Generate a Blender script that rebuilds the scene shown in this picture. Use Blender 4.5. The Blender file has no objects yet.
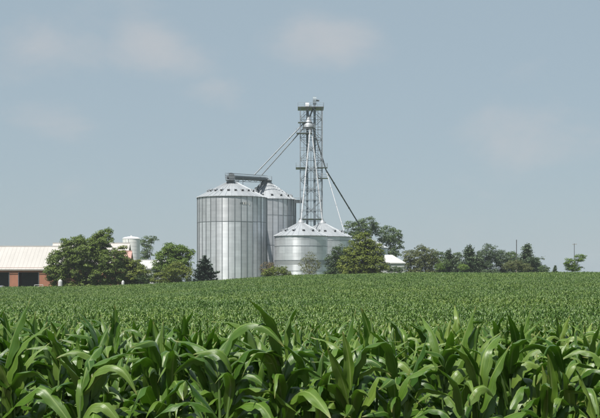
import bpy, math, random
import numpy as np
from mathutils import Vector, Matrix

# ------------------------------------------------------------------ camera, world, sun, exposure
scene = bpy.context.scene
COL = scene.collection
LENS, F, HOR = 70.0, 600.0 * 70.0 / 36.0, 276.0     # focal length, the same in photo pixels, eye-level row
CAMZ = 2.6
cam_data = bpy.data.cameras.new("camera")
cam_data.lens = LENS
cam_data.sensor_width = 36.0
cam_data.shift_y = (HOR - 209.0) / 600.0
cam_data.clip_start = 0.05
cam_data.clip_end = 20000.0
cam_data.dof.use_dof = True
cam_data.dof.focus_distance = 28.0
cam_data.dof.aperture_fstop = 20.0
cam = bpy.data.objects.new("camera", cam_data)
cam.location = (0, 0, CAMZ)
cam.rotation_euler = (math.radians(90), 0, 0)
COL.objects.link(cam)
scene.camera = cam

SUN_EL, SUN_AZ = math.radians(60), math.radians(180 + 36)
SUN_DIR = Vector((math.sin(SUN_AZ) * math.cos(SUN_EL), math.cos(SUN_AZ) * math.cos(SUN_EL), math.sin(SUN_EL)))
world = bpy.data.worlds.new("World")
scene.world = world
world.use_nodes = True
SKY_STRENGTH = 0.067
sun_data = bpy.data.lights.new("sun", 'SUN')
sun_data.energy = 5.0
sun_data.angle = math.radians(0.6)
sun_data.color = (1.0, 0.96, 0.89)
sun = bpy.data.objects.new("sun", sun_data)
sun.rotation_euler = SUN_DIR.to_track_quat('Z', 'Y').to_euler()
sun.location = (-60, -120, 200)
COL.objects.link(sun)
scene.view_settings.view_transform = 'Standard'
scene.view_settings.look = 'None'
scene.view_settings.exposure = 0.48
scene.view_settings.gamma = 1.0
scene.view_settings.use_curve_mapping = False
scene.render.engine = 'CYCLES'
scene.cycles.use_denoising = True
scene.cycles.max_bounces = 6
scene.cycles.diffuse_bounces = 1
scene.cycles.glossy_bounces = 3
scene.cycles.transmission_bounces = 4
scene.cycles.volume_bounces = 0
scene.cycles.use_adaptive_sampling = False


def build_world():
    nt = world.node_tree
    nt.nodes.clear()
    N = nt.nodes.new
    L = nt.links.new
    out = N('ShaderNodeOutputWorld')
    bg = N('ShaderNodeBackground')
    bg.inputs['Strength'].default_value = SKY_STRENGTH
    sky = N('ShaderNodeTexSky')
    sky.sky_type = 'NISHITA'
    sky.sun_disc = False
    sky.sun_elevation = SUN_EL
    sky.sun_rotation = SUN_AZ
    sky.altitude = 200
    sky.air_density = 1.0
    sky.dust_density = 1.0
    sky.ozone_density = 1.0
    # summer murk: an even veil over the whole sky
    veil = N('ShaderNodeMix'); veil.data_type = 'RGBA'
    veil.inputs[0].default_value = 0.8
    veil.inputs[7].default_value = (4.2, 5.25, 5.95, 1)
    L(sky.outputs[0], veil.inputs[6])
    # soft cloud banks by direction, over a faint broken layer that goes all round
    tc = N('ShaderNodeTexCoord')
    mp = N('ShaderNodeMapping'); mp.inputs['Scale'].default_value = (1.0, 1.0, 1.9)
    L(tc.outputs['Generated'], mp.inputs[0])
    n1 = N('ShaderNodeTexNoise'); n1.inputs['Scale'].default_value = 11.0
    n1.inputs['Detail'].default_value = 8; n1.inputs['Roughness'].default_value = 0.55
    n1.inputs['Distortion'].default_value = 0.2
    L(mp.outputs[0], n1.inputs['Vector'])
    total = None
    for px, py, sx, sy, amp in ((40, 48, 75, 34, 1.0), (150, 50, 55, 30, .95), (318, 45, 62, 32, .95), (520, 140, 90, 36, .7), (30, 118, 70, 24, .5), (215, 95, 30, 16, .45)):
        d = Vector(((px - 300) / F, 1.0, (HOR - py) / F)).normalized()
        sb = N('ShaderNodeVectorMath'); sb.operation = 'SUBTRACT'; sb.inputs[1].default_value = d
        L(tc.outputs['Generated'], sb.inputs[0])
        ml = N('ShaderNodeVectorMath'); ml.operation = 'MULTIPLY'; ml.inputs[1].default_value = (F / sx, F / sx, F / sy)
        L(sb.outputs[0], ml.inputs[0])
        ln = N('ShaderNodeVectorMath'); ln.operation = 'LENGTH'; L(ml.outputs[0], ln.inputs[0])
        rg = N('ShaderNodeMapRange'); rg.interpolation_type = 'SMOOTHSTEP'
        rg.inputs[1].default_value = 0.0; rg.inputs[2].default_value = 1.5; rg.inputs[3].default_value = amp; rg.inputs[4].default_value = 0
        L(ln.outputs['Value'], rg.inputs[0])
        if total is None:
            total = rg.outputs[0]
        else:
            ad = N('ShaderNodeMath'); ad.operation = 'MAXIMUM'
            L(total, ad.inputs[0]); L(rg.outputs[0], ad.inputs[1]); total = ad.outputs[0]
    ma = N('ShaderNodeMath'); ma.operation = 'MULTIPLY_ADD'; ma.inputs[1].default_value = 0.46
    L(total, ma.inputs[0]); L(n1.outputs[0], ma.inputs[2])
    r = N('ShaderNodeMapRange'); r.interpolation_type = 'SMOOTHSTEP'
    r.inputs[1].default_value = 0.55; r.inputs[2].default_value = 1.1
    r.inputs[3].default_value = 0.0; r.inputs[4].default_value = 0.55
    L(ma.outputs[0], r.inputs[0])
    cl = N('ShaderNodeMix'); cl.data_type = 'RGBA'
    cl.inputs[7].default_value = (6.3, 6.2, 6.3, 1)
    L(r.outputs[0], cl.inputs[0])
    L(veil.outputs[2], cl.inputs[6])
    L(cl.outputs[2], bg.inputs['Color'])
    L(bg.outputs[0], out.inputs[0])


build_world()

rng = np.random.default_rng(7)
random.seed(7)


# ------------------------------------------------------------------ terrain (heights relative to the eye, then world)
_gd = np.array([-4000, 0, 9, 13, 18, 25, 33, 45, 60, 100, 150, 200, 252, 262, 330, 420, 700, 1500, 3000, 9000.0])
_gz = np.array([-2.8, -2.45, -2.45, -2.62, -2.92, -3.32, -3.70, -4.12, -4.45, -4.65, -4.5, -3.87, -2.47, -2.4, -2.3, -2.9, -5, -11, -22, -80.0])
_lx = np.array([-400, -64, -32, -21, -13, -6.4, 0, 21, 64, 400.0])
_lz = np.array([-2.1, -1.93, -1.2, -0.55, 0.15, 0.42, 0.75, 1.29, 1.39, 1.5])


def ground_z(x, y):
    x = np.asarray(x, float); y = np.asarray(y, float)
    b = 0
    for k in (-1, 0, 1):
        b = b + np.interp(y + k * np.clip(np.abs(y) * 0.05, 0.3, 12), _gd, _gz) / 3
    w = np.clip((y - 50) / 190, 0, 1); w = w * w * (3 - 2 * w)
    l = 0
    for k in (-1, 0, 1):
        l = l + np.interp(x + k * 3, _lx, _lz) / 3
    fall = 1 - np.clip((y - 450) / 600, 0, 1)
    return CAMZ + b + l * w * fall


def gz(x, y):
    return float(ground_z(x, y))


def P(px, py, d):
    return Vector(((px - 300.0) / F * d, d, CAMZ + (HOR - py) / F * d))


def X(px, d):
    return (px - 300.0) / F * d


def Z(py, d):
    return CAMZ + (HOR - py) / F * d


# ------------------------------------------------------------------ object helpers
WM = {}


def link(name, data, parent=None, M=None, kind=None):
    o = bpy.data.objects.new(name, data)
    COL.objects.link(o)
    M = Matrix.Identity(4) if M is None else M
    if parent is not None:
        o.parent = parent
        o.matrix_parent_inverse = WM[parent.name].inverted()
    o.matrix_basis = M
    WM[o.name] = M.copy()
    if kind:
        o['kind'] = kind
    return o


def tag(o, label, cat, group=None):
    o['label'] = label
    o['category'] = cat
    if group:
        o['group'] = group
    return o


def thing(name, label, cat, loc, rz=0.0, group=None):
    o = link(name, None, None, Matrix.Translation(loc) @ Matrix.Rotation(rz, 4, 'Z'))
    o.empty_display_size = 0.5
    return tag(o, label, cat, group)


def mesh(name, v, f, mat=None, smooth=False, uv=None):
    me = bpy.data.meshes.new(name)
    me.from_pydata([tuple(p) for p in v], [], [tuple(q) for q in f])
    if uv is not None:
        lay = me.uv_layers.new(name="UVMap")
        for lp in me.loops:
            lay.data[lp.index].uv = uv[lp.vertex_index]
    if mat:
        me.materials.append(mat)
    if smooth:
        me.shade_smooth()
    me.update()
    return me


def quad_mesh_np(name, verts, mat):
    """verts (n,4,3) -> n separate quads, fast"""
    n = len(verts)
    me = bpy.data.meshes.new(name)
    me.vertices.add(n * 4)
    me.vertices.foreach_set("co", np.ascontiguousarray(verts, dtype=np.float32).ravel())
    me.loops.add(n * 4)
    me.loops.foreach_set("vertex_index", np.arange(n * 4, dtype=np.int32))
    me.polygons.add(n)
    me.polygons.foreach_set("loop_start", np.arange(0, n * 4, 4, dtype=np.int32))
    me.polygons.foreach_set("loop_total", np.full(n, 4, dtype=np.int32))
    me.materials.append(mat)
    me.update(calc_edges=True)
    return me


_unit = {}


def unit_mesh(shape, mat):
    key = (shape, mat.name)
    if key in _unit:
        return _unit[key]
    if shape == 'box':                       # x,y in -.5..+.5, z 0..1
        v = [(x, y, z) for z in (0, 1) for y in (-.5, .5) for x in (-.5, .5)]
        f = [(0, 2, 3, 1), (4, 5, 7, 6), (0, 1, 5, 4), (2, 6, 7, 3), (0, 4, 6, 2), (1, 3, 7, 5)]
        me = mesh('box', v, f, mat)
    else:
        n = 10
        v = [(.5 * math.cos(2 * math.pi * k / n), .5 * math.sin(2 * math.pi * k / n), z) for z in (0, 1) for k in range(n)]
        f = [(k, (k + 1) % n, n + (k + 1) % n, n + k) for k in range(n)]
        v += v[:]
        f += [tuple(2 * n + k for k in range(n - 1, -1, -1)), tuple(3 * n + k for k in range(n))]
        me = mesh('tube', v, f, mat)
        for p in me.polygons:
            p.use_smooth = len(p.vertices) == 4
    _unit[key] = me
    return me


def beam(name, a, b, w, mat, parent=None, h=None, shape='box'):
    a = Vector(a); b = Vector(b)
    d = b - a
    q = d.to_track_quat('Z', 'Y')
    M = Matrix.Translation(a) @ q.to_matrix().to_4x4() @ Matrix.Diagonal((w, h or w, d.length, 1))
    return link(name, unit_mesh(shape, mat), parent, M)


def tube(name, a, b, w, mat, parent=None):
    return beam(name, a, b, w, mat, parent, None, 'tube')


def box(name, c, s, mat, parent=None, rz=0.0):
    """centre of the base c, size s"""
    M = Matrix.Translation(c) @ Matrix.Rotation(rz, 4, 'Z') @ Matrix.Diagonal((s[0], s[1], s[2], 1))
    return link(name, unit_mesh('box', mat), parent, M)


def lathe(name, prof, n, mat, parent, loc, smooth=True):
    v, f = [], []
    for r, z in prof:
        for k in range(n):
            a = 2 * math.pi * k / n
            v.append((r * math.cos(a), r * math.sin(a), z))
    for i in range(len(prof) - 1):
        for k in range(n):
            f.append((i * n + k, i * n + (k + 1) % n, (i + 1) * n + (k + 1) % n, (i + 1) * n + k))
    nv = len(v)
    v += v[:n] + v[nv - n:nv]
    f.append(tuple(nv + k for k in range(n - 1, -1, -1)))
    f.append(tuple(nv + n + k for k in range(n)))
    me = mesh(name, v, f, mat)
    if smooth:
        for p in me.polygons:
            p.use_smooth = len(p.vertices) == 4
    return link(name, me, parent, Matrix.Translation(loc))


# ------------------------------------------------------------------ materials
def newmat(name):
    m = bpy.data.materials.new(name)
    m.use_nodes = True
    nt = m.node_tree
    nt.nodes.clear()
    return m, nt, nt.nodes.new, nt.links.new


def rgba(c):
    return (c[0] * .87, c[1] * .87, c[2] * .87, 1.0)


def surf(name, c1, c2, scale=1.0, rough=0.6, metallic=0.0, bump=0.0, bscale=None, aniso=0.0, rand=0.0,
         stretch=(1, 1, 1), spec=0.5, streak=0.0, ring=0.0):
    """two-tone weathered surface: noise between c1 and c2, optional per-object tone, vertical streaks and bump"""
    m, nt, N, L = newmat(name)
    out = N('ShaderNodeOutputMaterial'); b = N('ShaderNodeBsdfPrincipled')
    L(b.outputs[0], out.inputs[0])
    geo = N('ShaderNodeNewGeometry')
    mp = N('ShaderNodeMapping'); mp.inputs['Scale'].default_value = stretch
    L(geo.outputs['Position'], mp.inputs[0])
    n = N('ShaderNodeTexNoise'); n.inputs['Scale'].default_value = scale
    n.inputs['Detail'].default_value = 6; n.inputs['Roughness'].default_value = 0.6
    L(mp.outputs[0], n.inputs['Vector'])
    r = N('ShaderNodeMapRange'); r.inputs[1].default_value = 0.32; r.inputs[2].default_value = 0.68
    L(n.outputs[0], r.inputs[0])
    mx = N('ShaderNodeMix'); mx.data_type = 'RGBA'
    mx.inputs[6].default_value = rgba(c1); mx.inputs[7].default_value = rgba(c2)
    L(r.outputs[0], mx.inputs[0])
    col = mx.outputs[2]
    if streak > 0:
        mp2 = N('ShaderNodeMapping'); mp2.inputs['Scale'].default_value = (3.0, 3.0, 0.16)
        L(geo.outputs['Position'], mp2.inputs[0])
        n2 = N('ShaderNodeTexNoise'); n2.inputs['Scale'].default_value = 1.0; n2.inputs['Detail'].default_value = 4
        L(mp2.outputs[0], n2.inputs['Vector'])
        r2 = N('ShaderNodeMapRange'); r2.inputs[1].default_value = 0.45; r2.inputs[2].default_value = 0.75
        r2.inputs[3].default_value = 1.0; r2.inputs[4].default_value = 1.0 - streak
        L(n2.outputs[0], r2.inputs[0])
        mm = N('ShaderNodeMix'); mm.data_type = 'RGBA'; mm.blend_type = 'MULTIPLY'; mm.inputs[0].default_value = 1
        L(col, mm.inputs[6]); L(r2.outputs[0], mm.inputs[7]); col = mm.outputs[2]
    if rand > 0:
        oi = N('ShaderNodeObjectInfo')
        r3 = N('ShaderNodeMapRange'); r3.inputs[3].default_value = 1 - rand; r3.inputs[4].default_value = 1.0 + rand * 0.4
        L(oi.outputs['Random'], r3.inputs[0])
        hm = N('ShaderNodeMix'); hm.data_type = 'RGBA'; hm.blend_type = 'MULTIPLY'; hm.inputs[0].default_value = 1
        L(col, hm.inputs[6]); L(r3.outputs[0], hm.inputs[7]); col = hm.outputs[2]
    if ring > 0:          # single sheets of every ring differ a little in tone
        sz = N('ShaderNodeSeparateXYZ'); L(geo.outputs['Position'], sz.inputs[0])
        dv = N('ShaderNodeMath'); dv.operation = 'DIVIDE'; dv.inputs[1].default_value = ring; L(sz.outputs[2], dv.inputs[0])
        fl = N('ShaderNodeMath'); fl.operation = 'FLOOR'; L(dv.outputs[0], fl.inputs[0])
        oi2 = N('ShaderNodeObjectInfo')
        cb = N('ShaderNodeCombineXYZ'); L(fl.outputs[0], cb.inputs[0]); L(oi2.outputs['Random'], cb.inputs[1])
        wn = N('ShaderNodeTexWhiteNoise'); wn.noise_dimensions = '2D'; L(cb.outputs[0], wn.inputs['Vector'])
        rr = N('ShaderNodeMapRange'); rr.inputs[3].default_value = .93; rr.inputs[4].default_value = 1.03
        L(wn.outputs['Value'], rr.inputs[0])
        # lapped edge of each sheet shows as a thin dark line
        fc = N('ShaderNodeMath'); fc.operation = 'FRACT'; L(dv.outputs[0], fc.inputs[0])
        le = N('ShaderNodeMapRange'); le.inputs[1].default_value = .0; le.inputs[2].default_value = .10
        le.inputs[3].default_value = .80; le.inputs[4].default_value = 1.0; L(fc.outputs[0], le.inputs[0])
        mu = N('ShaderNodeMath'); mu.operation = 'MULTIPLY'; L(rr.outputs[0], mu.inputs[0]); L(le.outputs[0], mu.inputs[1])
        rm2 = N('ShaderNodeMix'); rm2.data_type = 'RGBA'; rm2.blend_type = 'MULTIPLY'; rm2.inputs[0].default_value = 1
        L(col, rm2.inputs[6]); L(mu.outputs[0], rm2.inputs[7]); col = rm2.outputs[2]
    L(col, b.inputs['Base Color'])
    b.inputs['Roughness'].default_value = rough
    b.inputs['Metallic'].default_value = metallic
    b.inputs['Specular IOR Level'].default_value = spec
    if aniso:
        b.inputs['Anisotropic'].default_value = aniso
        cz = N('ShaderNodeCombineXYZ'); cz.inputs[2].default_value = 1.0
        L(cz.outputs[0], b.inputs['Tangent'])
    if bump > 0:
        nb = N('ShaderNodeTexNoise'); nb.inputs['Scale'].default_value = bscale or scale * 4
        nb.inputs['Detail'].default_value = 4
        L(mp.outputs[0], nb.inputs['Vector'])
        bp = N('ShaderNodeBump'); bp.inputs['Strength'].default_value = bump; bp.inputs['Distance'].default_value = 0.1
        L(nb.outputs[0], bp.inputs['Height']); L(bp.outputs[0], b.inputs['Normal'])
    return m


def leaf_mat(name, c1, c2, trans=(0.12, 0.22, 0.03), scale=0.5, rough=0.55, tfac=0.25):
    """foliage of a tree: two leaf greens by place and by single leaf, some light passing through"""
    m, nt, N, L = newmat(name)
    out = N('ShaderNodeOutputMaterial'); b = N('ShaderNodeBsdfPrincipled')
    geo = N('ShaderNodeNewGeometry')
    n = N('ShaderNodeTexNoise'); n.inputs['Scale'].default_value = scale; n.inputs['Detail'].default_value = 3
    L(geo.outputs['Position'], n.inputs['Vector'])
    r = N('ShaderNodeMapRange'); r.inputs[1].default_value = 0.35; r.inputs[2].default_value = 0.65
    L(n.outputs[0], r.inputs[0])
    ad = N('ShaderNodeMath'); ad.operation = 'MULTIPLY_ADD'
    L(geo.outputs['Random Per Island'], ad.inputs[0]); ad.inputs[1].default_value = 0.5
    sc = N('ShaderNodeMath'); sc.operation = 'MULTIPLY'; sc.inputs[1].default_value = 0.6
    L(r.outputs[0], sc.inputs[0]); L(sc.outputs[0], ad.inputs[2])
    mx = N('ShaderNodeMix'); mx.data_type = 'RGBA'
    mx.inputs[6].default_value = rgba(c1); mx.inputs[7].default_value = rgba(c2)
    L(ad.outputs[0], mx.inputs[0])
    L(mx.outputs[2], b.inputs['Base Color'])
    b.inputs['Roughness'].default_value = rough
    b.inputs['Specular IOR Level'].default_value = 0.35
    t = N('ShaderNodeBsdfTranslucent'); t.inputs[0].default_value = rgba(trans)
    ms = N('ShaderNodeMixShader'); ms.inputs[0].default_value = tfac
    L(b.outputs[0], ms.inputs[1]); L(t.outputs[0], ms.inputs[2]); L(ms.outputs[0], out.inputs[0])
    return m


def corn_leaf_mat(name, detail=True):
    m, nt, N, L = newmat(name)
    out = N('ShaderNodeOutputMaterial'); b = N('ShaderNodeBsdfPrincipled')
    oi = N('ShaderNodeObjectInfo')
    uv = N('ShaderNodeUVMap'); uv.uv_map = "UVMap"
    sp = N('ShaderNodeSeparateXYZ'); L(uv.outputs[0], sp.inputs[0])
    # fine veins along the blade
    mp = N('ShaderNodeMapping'); mp.inputs['Scale'].default_value = (26, 1.6, 1)
    L(uv.outputs[0], mp.inputs[0])
    ofs = N('ShaderNodeCombineXYZ'); mo = N('ShaderNodeMath'); mo.operation = 'MULTIPLY'; mo.inputs[1].default_value = 37
    L(oi.outputs['Random'], mo.inputs[0]); L(mo.outputs[0], ofs.inputs[0]); L(ofs.outputs[0], mp.inputs['Location'])
    n = N('ShaderNodeTexNoise'); n.inputs['Scale'].default_value = 1.0; n.inputs['Detail'].default_value = 4
    L(mp.outputs[0], n.inputs['Vector'])
    r = N('ShaderNodeMapRange'); r.inputs[1].default_value = 0.3; r.inputs[2].default_value = 0.7
    L(n.outputs[0], r.inputs[0])
    mx = N('ShaderNodeMix'); mx.data_type = 'RGBA'
    mx.inputs[6].default_value = (0.047, 0.100, 0.008, 1); mx.inputs[7].default_value = (0.106, 0.172, 0.024, 1)
    L(r.outputs[0], mx.inputs[0])
    # single leaves: random fresh to blue-grey, with shaded and sunlit contrast painted in
    mx2 = N('ShaderNodeMix'); mx2.data_type = 'RGBA'; mx2.blend_type = 'MULTIPLY'; mx2.inputs[0].default_value = 1
    cr = N('ShaderNodeValToRGB')
    cr.color_ramp.elements[0].color = (0.38, 0.58, 0.36, 1); cr.color_ramp.elements[1].color = (1.62, 1.38, 2.0, 1)
    e = cr.color_ramp.elements.new(0.5); e.color = (0.92, 1.0, 0.90, 1)
    L(oi.outputs['Random'], cr.inputs[0])
    L(mx.outputs[2], mx2.inputs[6]); L(cr.outputs[0], mx2.inputs[7])
    # pale midrib
    su = N('ShaderNodeMath'); su.operation = 'SUBTRACT'; su.inputs[1].default_value = 0.5; L(sp.outputs[0], su.inputs[0])
    ab = N('ShaderNodeMath'); ab.operation = 'ABSOLUTE'; L(su.outputs[0], ab.inputs[0])
    rm = N('ShaderNodeMapRange'); rm.inputs[1].default_value = 0.03; rm.inputs[2].default_value = 0.075
    rm.inputs[3].default_value = 0.75; rm.inputs[4].default_value = 0.0
    L(ab.outputs[0], rm.inputs[0])
    mr = N('ShaderNodeMix'); mr.data_type = 'RGBA'; mr.inputs[7].default_value = (0.20, 0.27, 0.08, 1)
    L(rm.outputs[0], mr.inputs[0]); L(mx2.outputs[2], mr.inputs[6])
    # dry, yellowed tip on some blades
    tn = N('ShaderNodeMath'); tn.operation = 'MULTIPLY_ADD'; tn.inputs[1].default_value = 0.22
    L(n.outputs[0], tn.inputs[0]); L(sp.outputs[1], tn.inputs[2])
    rt = N('ShaderNodeMapRange'); rt.inputs[1].default_value = 1.02; rt.inputs[2].default_value = 1.12
    L(tn.outputs[0], rt.inputs[0])
    mt = N('ShaderNodeMix'); mt.data_type = 'RGBA'; mt.inputs[7].default_value = (0.26, 0.23, 0.08, 1)
    L(rt.outputs[0], mt.inputs[0]); L(mr.outputs[2], mt.inputs[6])
    # patches of the field that grow greener or yellower
    gp_ = N('ShaderNodeNewGeometry')
    mpf = N('ShaderNodeMapping'); mpf.inputs['Scale'].default_value = (.035, .05, 0)
    L(gp_.outputs['Position'], mpf.inputs[0])
    nf = N('ShaderNodeTexNoise'); nf.inputs['Scale'].default_value = 1.0; nf.inputs['Detail'].default_value = 4
    L(mpf.outputs[0], nf.inputs['Vector'])
    rf = N('ShaderNodeValToRGB')
    rf.color_ramp.elements[0].position = .34; rf.color_ramp.elements[0].color = (.80, .88, .9, 1)
    rf.color_ramp.elements[1].position = .66; rf.color_ramp.elements[1].color = (1.22, 1.12, 1.0, 1)
    L(nf.outputs[0], rf.inputs[0])
    mf = N('ShaderNodeMix'); mf.data_type = 'RGBA'; mf.blend_type = 'MULTIPLY'; mf.inputs[0].default_value = 1
    L(mt.outputs[2], mf.inputs[6]); L(rf.outputs[0], mf.inputs[7])
    L(mf.outputs[2], b.inputs['Base Color'])
    b.inputs['Roughness'].default_value = 0.36
    b.inputs['Specular IOR Level'].default_value = 0.5
    b.inputs['Sheen Weight'].default_value = 0.0
    b.inputs['Sheen Roughness'].default_value = 0.5
    if detail:
        bp = N('ShaderNodeBump'); bp.inputs['Strength'].default_value = 0.25; bp.inputs['Distance'].default_value = 0.01
        L(n.outputs[0], bp.inputs['Height']); L(bp.outputs[0], b.inputs['Normal'])
    t = N('ShaderNodeBsdfTranslucent'); t.inputs[0].default_value = (0.10, 0.26, 0.012, 1)
    ms = N('ShaderNodeMixShader'); ms.inputs[0].default_value = 0.17
    L(b.outputs[0], ms.inputs[1]); L(t.outputs[0], ms.inputs[2]); L(ms.outputs[0], out.inputs[0])
    return m


M_GALV = surf('galvanised_sheet', (0.76, 0.785, 0.82), (0.64, 0.665, 0.70), 0.9, 0.38, 0.5, aniso=0.8, rand=0.22, ring=.82, stretch=(0.35, 0.35, 0.9), streak=0.12)
M_GALV_DULL = surf('galvanised_sheet_weathered', (0.36, 0.38, 0.39), (0.30, 0.32, 0.33), 0.9, 0.5, 0.4, aniso=0.6, rand=0.15, stretch=(0.3, 0.3, 1))
M_ROOFGALV = surf('galvanised_roof', (0.47, 0.495, 0.52), (0.40, 0.425, 0.45), 0.7, 0.5, 0.35, rand=0.10, streak=0.1)
M_STEEL = surf('galvanised_steel', (0.36, 0.39, 0.41), (0.24, 0.26, 0.28), 2.0, 0.5, 0.6)
M_DKSTEEL = surf('weathered_steel', (0.16, 0.18, 0.19), (0.10, 0.115, 0.125), 2.0, 0.55, 0.5)
M_STIFF = surf('stiffener_steel', (0.25, 0.28, 0.29), (0.18, 0.20, 0.22), 1.4, 0.5, 0.6)
M_SPOUT = surf('bright_spout_pipe', (0.52, 0.53, 0.545), (0.42, 0.43, 0.45), 1.5, 0.5, 0.15)
M_CASING = surf('casing_blue_grey', (0.26, 0.31, 0.34), (0.20, 0.24, 0.27), 0.8, 0.5, 0.4, streak=0.15)
M_DARK = surf('vent_opening', (0.02, 0.022, 0.025), (0.03, 0.03, 0.032), 3, 0.8)
M_WHITEROOF = surf('cream_painted_metal_roof', (0.50, 0.475, 0.45), (0.45, 0.43, 0.405), 0.5, 0.55, streak=0.06, stretch=(1, .3, .3))
M_WHITE = surf('white_paint', (0.56, 0.56, 0.55), (0.48, 0.48, 0.47), 0.8, 0.55, streak=0.15)
M_PALEWALL = surf('pale_grey_siding', (0.50, 0.51, 0.51), (0.42, 0.43, 0.43), 0.8, 0.6, streak=0.15)
M_SILO = surf('white_silo_paint', (0.84, 0.84, 0.82), (0.74, 0.74, 0.72), 0.6, 0.6, streak=0.2)
M_PINKROOF = surf('faded_red_roof', (0.52, 0.30, 0.26), (0.44, 0.25, 0.21), 0.8, 0.6, streak=0.15)
M_BRICK = surf('red_brown_siding', (0.42, 0.18, 0.11), (0.35, 0.145, 0.09), 0.7, 0.7, streak=0.18, bump=0.15, bscale=3)
M_INSHADE = surf('interior_shade', (0.022, 0.024, 0.03), (0.035, 0.035, 0.04), 1, 0.8)  # near-black base colour stands in for the shade inside the shed
M_DOORSHADE = surf('dark_door_and_bay_shade', (0.03, 0.034, 0.042), (0.022, 0.024, 0.03), 1, 0.6)  # dark shed door, and the shade painted at the back of open bays
M_BARK = surf('bark', (0.10, 0.075, 0.055), (0.055, 0.042, 0.03), 3, 0.9, bump=0.5, bscale=12, stretch=(1, 1, .3))
M_POLE = surf('weathered_pole', (0.30, 0.26, 0.20), (0.20, 0.17, 0.14), 2, 0.85, stretch=(1, 1, .2))
M_POLEDARK = surf('dark_mast_metal', (0.10, 0.10, 0.10), (0.07, 0.07, 0.075), 2, 0.6, 0.3)
M_STALK = surf('corn_stalk_green', (0.11, 0.18, 0.04), (0.07, 0.13, 0.03), 9, 0.5)
M_CONC = surf('concrete', (0.42, 0.41, 0.38), (0.34, 0.33, 0.31), 1.5, 0.8)
M_CARPAINT = surf('silver_paint', (0.45, 0.46, 0.48), (0.42, 0.43, 0.45), 1, 0.3, 0.6)
M_GLASS = surf('dark_glass', (0.03, 0.035, 0.04), (0.03, 0.035, 0.04), 1, 0.08)
M_RUBBER = surf('rubber', (0.02, 0.02, 0.02), (0.03, 0.03, 0.03), 4, 0.8)
M_CORN = corn_leaf_mat('corn_leaf')
M_CORNFAR = corn_leaf_mat('corn_leaf_far', False)


# ------------------------------------------------------------------ ground
def build_ground():
    xs = np.concatenate([-np.geomspace(3000, 90, 22), np.linspace(-84, 84, 85), np.geomspace(90, 3000, 22)])
    ys = np.concatenate([[-3000, -1000, -300, -100, -30], np.linspace(-10, 60, 71), np.linspace(64, 330, 90), np.geomspace(340, 3000, 40)])
    gx, gy = np.meshgrid(xs, ys)
    z = ground_z(gx, gy)
    n, k = gx.shape
    v = np.stack([gx, gy, z], -1).reshape(-1, 3)
    f = [(j * k + i, j * k + i + 1, (j + 1) * k + i + 1, (j + 1) * k + i) for j in range(n - 1) for i in range(k - 1)]
    m, nt, N, L = newmat('field_soil_and_grass')
    out = N('ShaderNodeOutputMaterial'); b = N('ShaderNodeBsdfPrincipled'); L(b.outputs[0], out.inputs[0])
    geo = N('ShaderNodeNewGeometry'); sp = N('ShaderNodeSeparateXYZ'); L(geo.outputs['Position'], sp.inputs[0])
    n1 = N('ShaderNodeTexNoise'); n1.inputs['Scale'].default_value = 0.4; n1.inputs['Detail'].default_value = 8
    L(geo.outputs['Position'], n1.inputs['Vector'])
    soil = N('ShaderNodeMix'); soil.data_type = 'RGBA'
    soil.inputs[6].default_value = (0.075, 0.05, 0.032, 1); soil.inputs[7].default_value = (0.12, 0.085, 0.055, 1)
    grass = N('ShaderNodeMix'); grass.data_type = 'RGBA'
    grass.inputs[6].default_value = (0.045, 0.085, 0.022, 1); grass.inputs[7].default_value = (0.085, 0.12, 0.035, 1)
    L(n1.outputs[0], soil.inputs[0]); L(n1.outputs[0], grass.inputs[0])
    ra = N('ShaderNodeMapRange'); ra.inputs[1].default_value = 262.5; ra.inputs[2].default_value = 264.0
    L(sp.outputs[1], ra.inputs[0])
    mx = N('ShaderNodeMix'); mx.data_type = 'RGBA'
    L(ra.outputs[0], mx.inputs[0]); L(soil.outputs[2], mx.inputs[6]); L(grass.outputs[2], mx.inputs[7])
    L(mx.outputs[2], b.inputs['Base Color']); b.inputs['Roughness'].default_value = 0.9
    n2 = N('ShaderNodeTexNoise'); n2.inputs['Scale'].default_value = 9; n2.inputs['Detail'].default_value = 4
    L(geo.outputs['Position'], n2.inputs['Vector'])
    bp = N('ShaderNodeBump'); bp.inputs['Strength'].default_value = 0.6; bp.inputs['Distance'].default_value = 0.08
    L(n2.outputs[0], bp.inputs['Height']); L(bp.outputs[0], b.inputs['Normal'])
    link('ground', mesh('ground', v, f, m, True), kind='structure')


build_ground()


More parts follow.
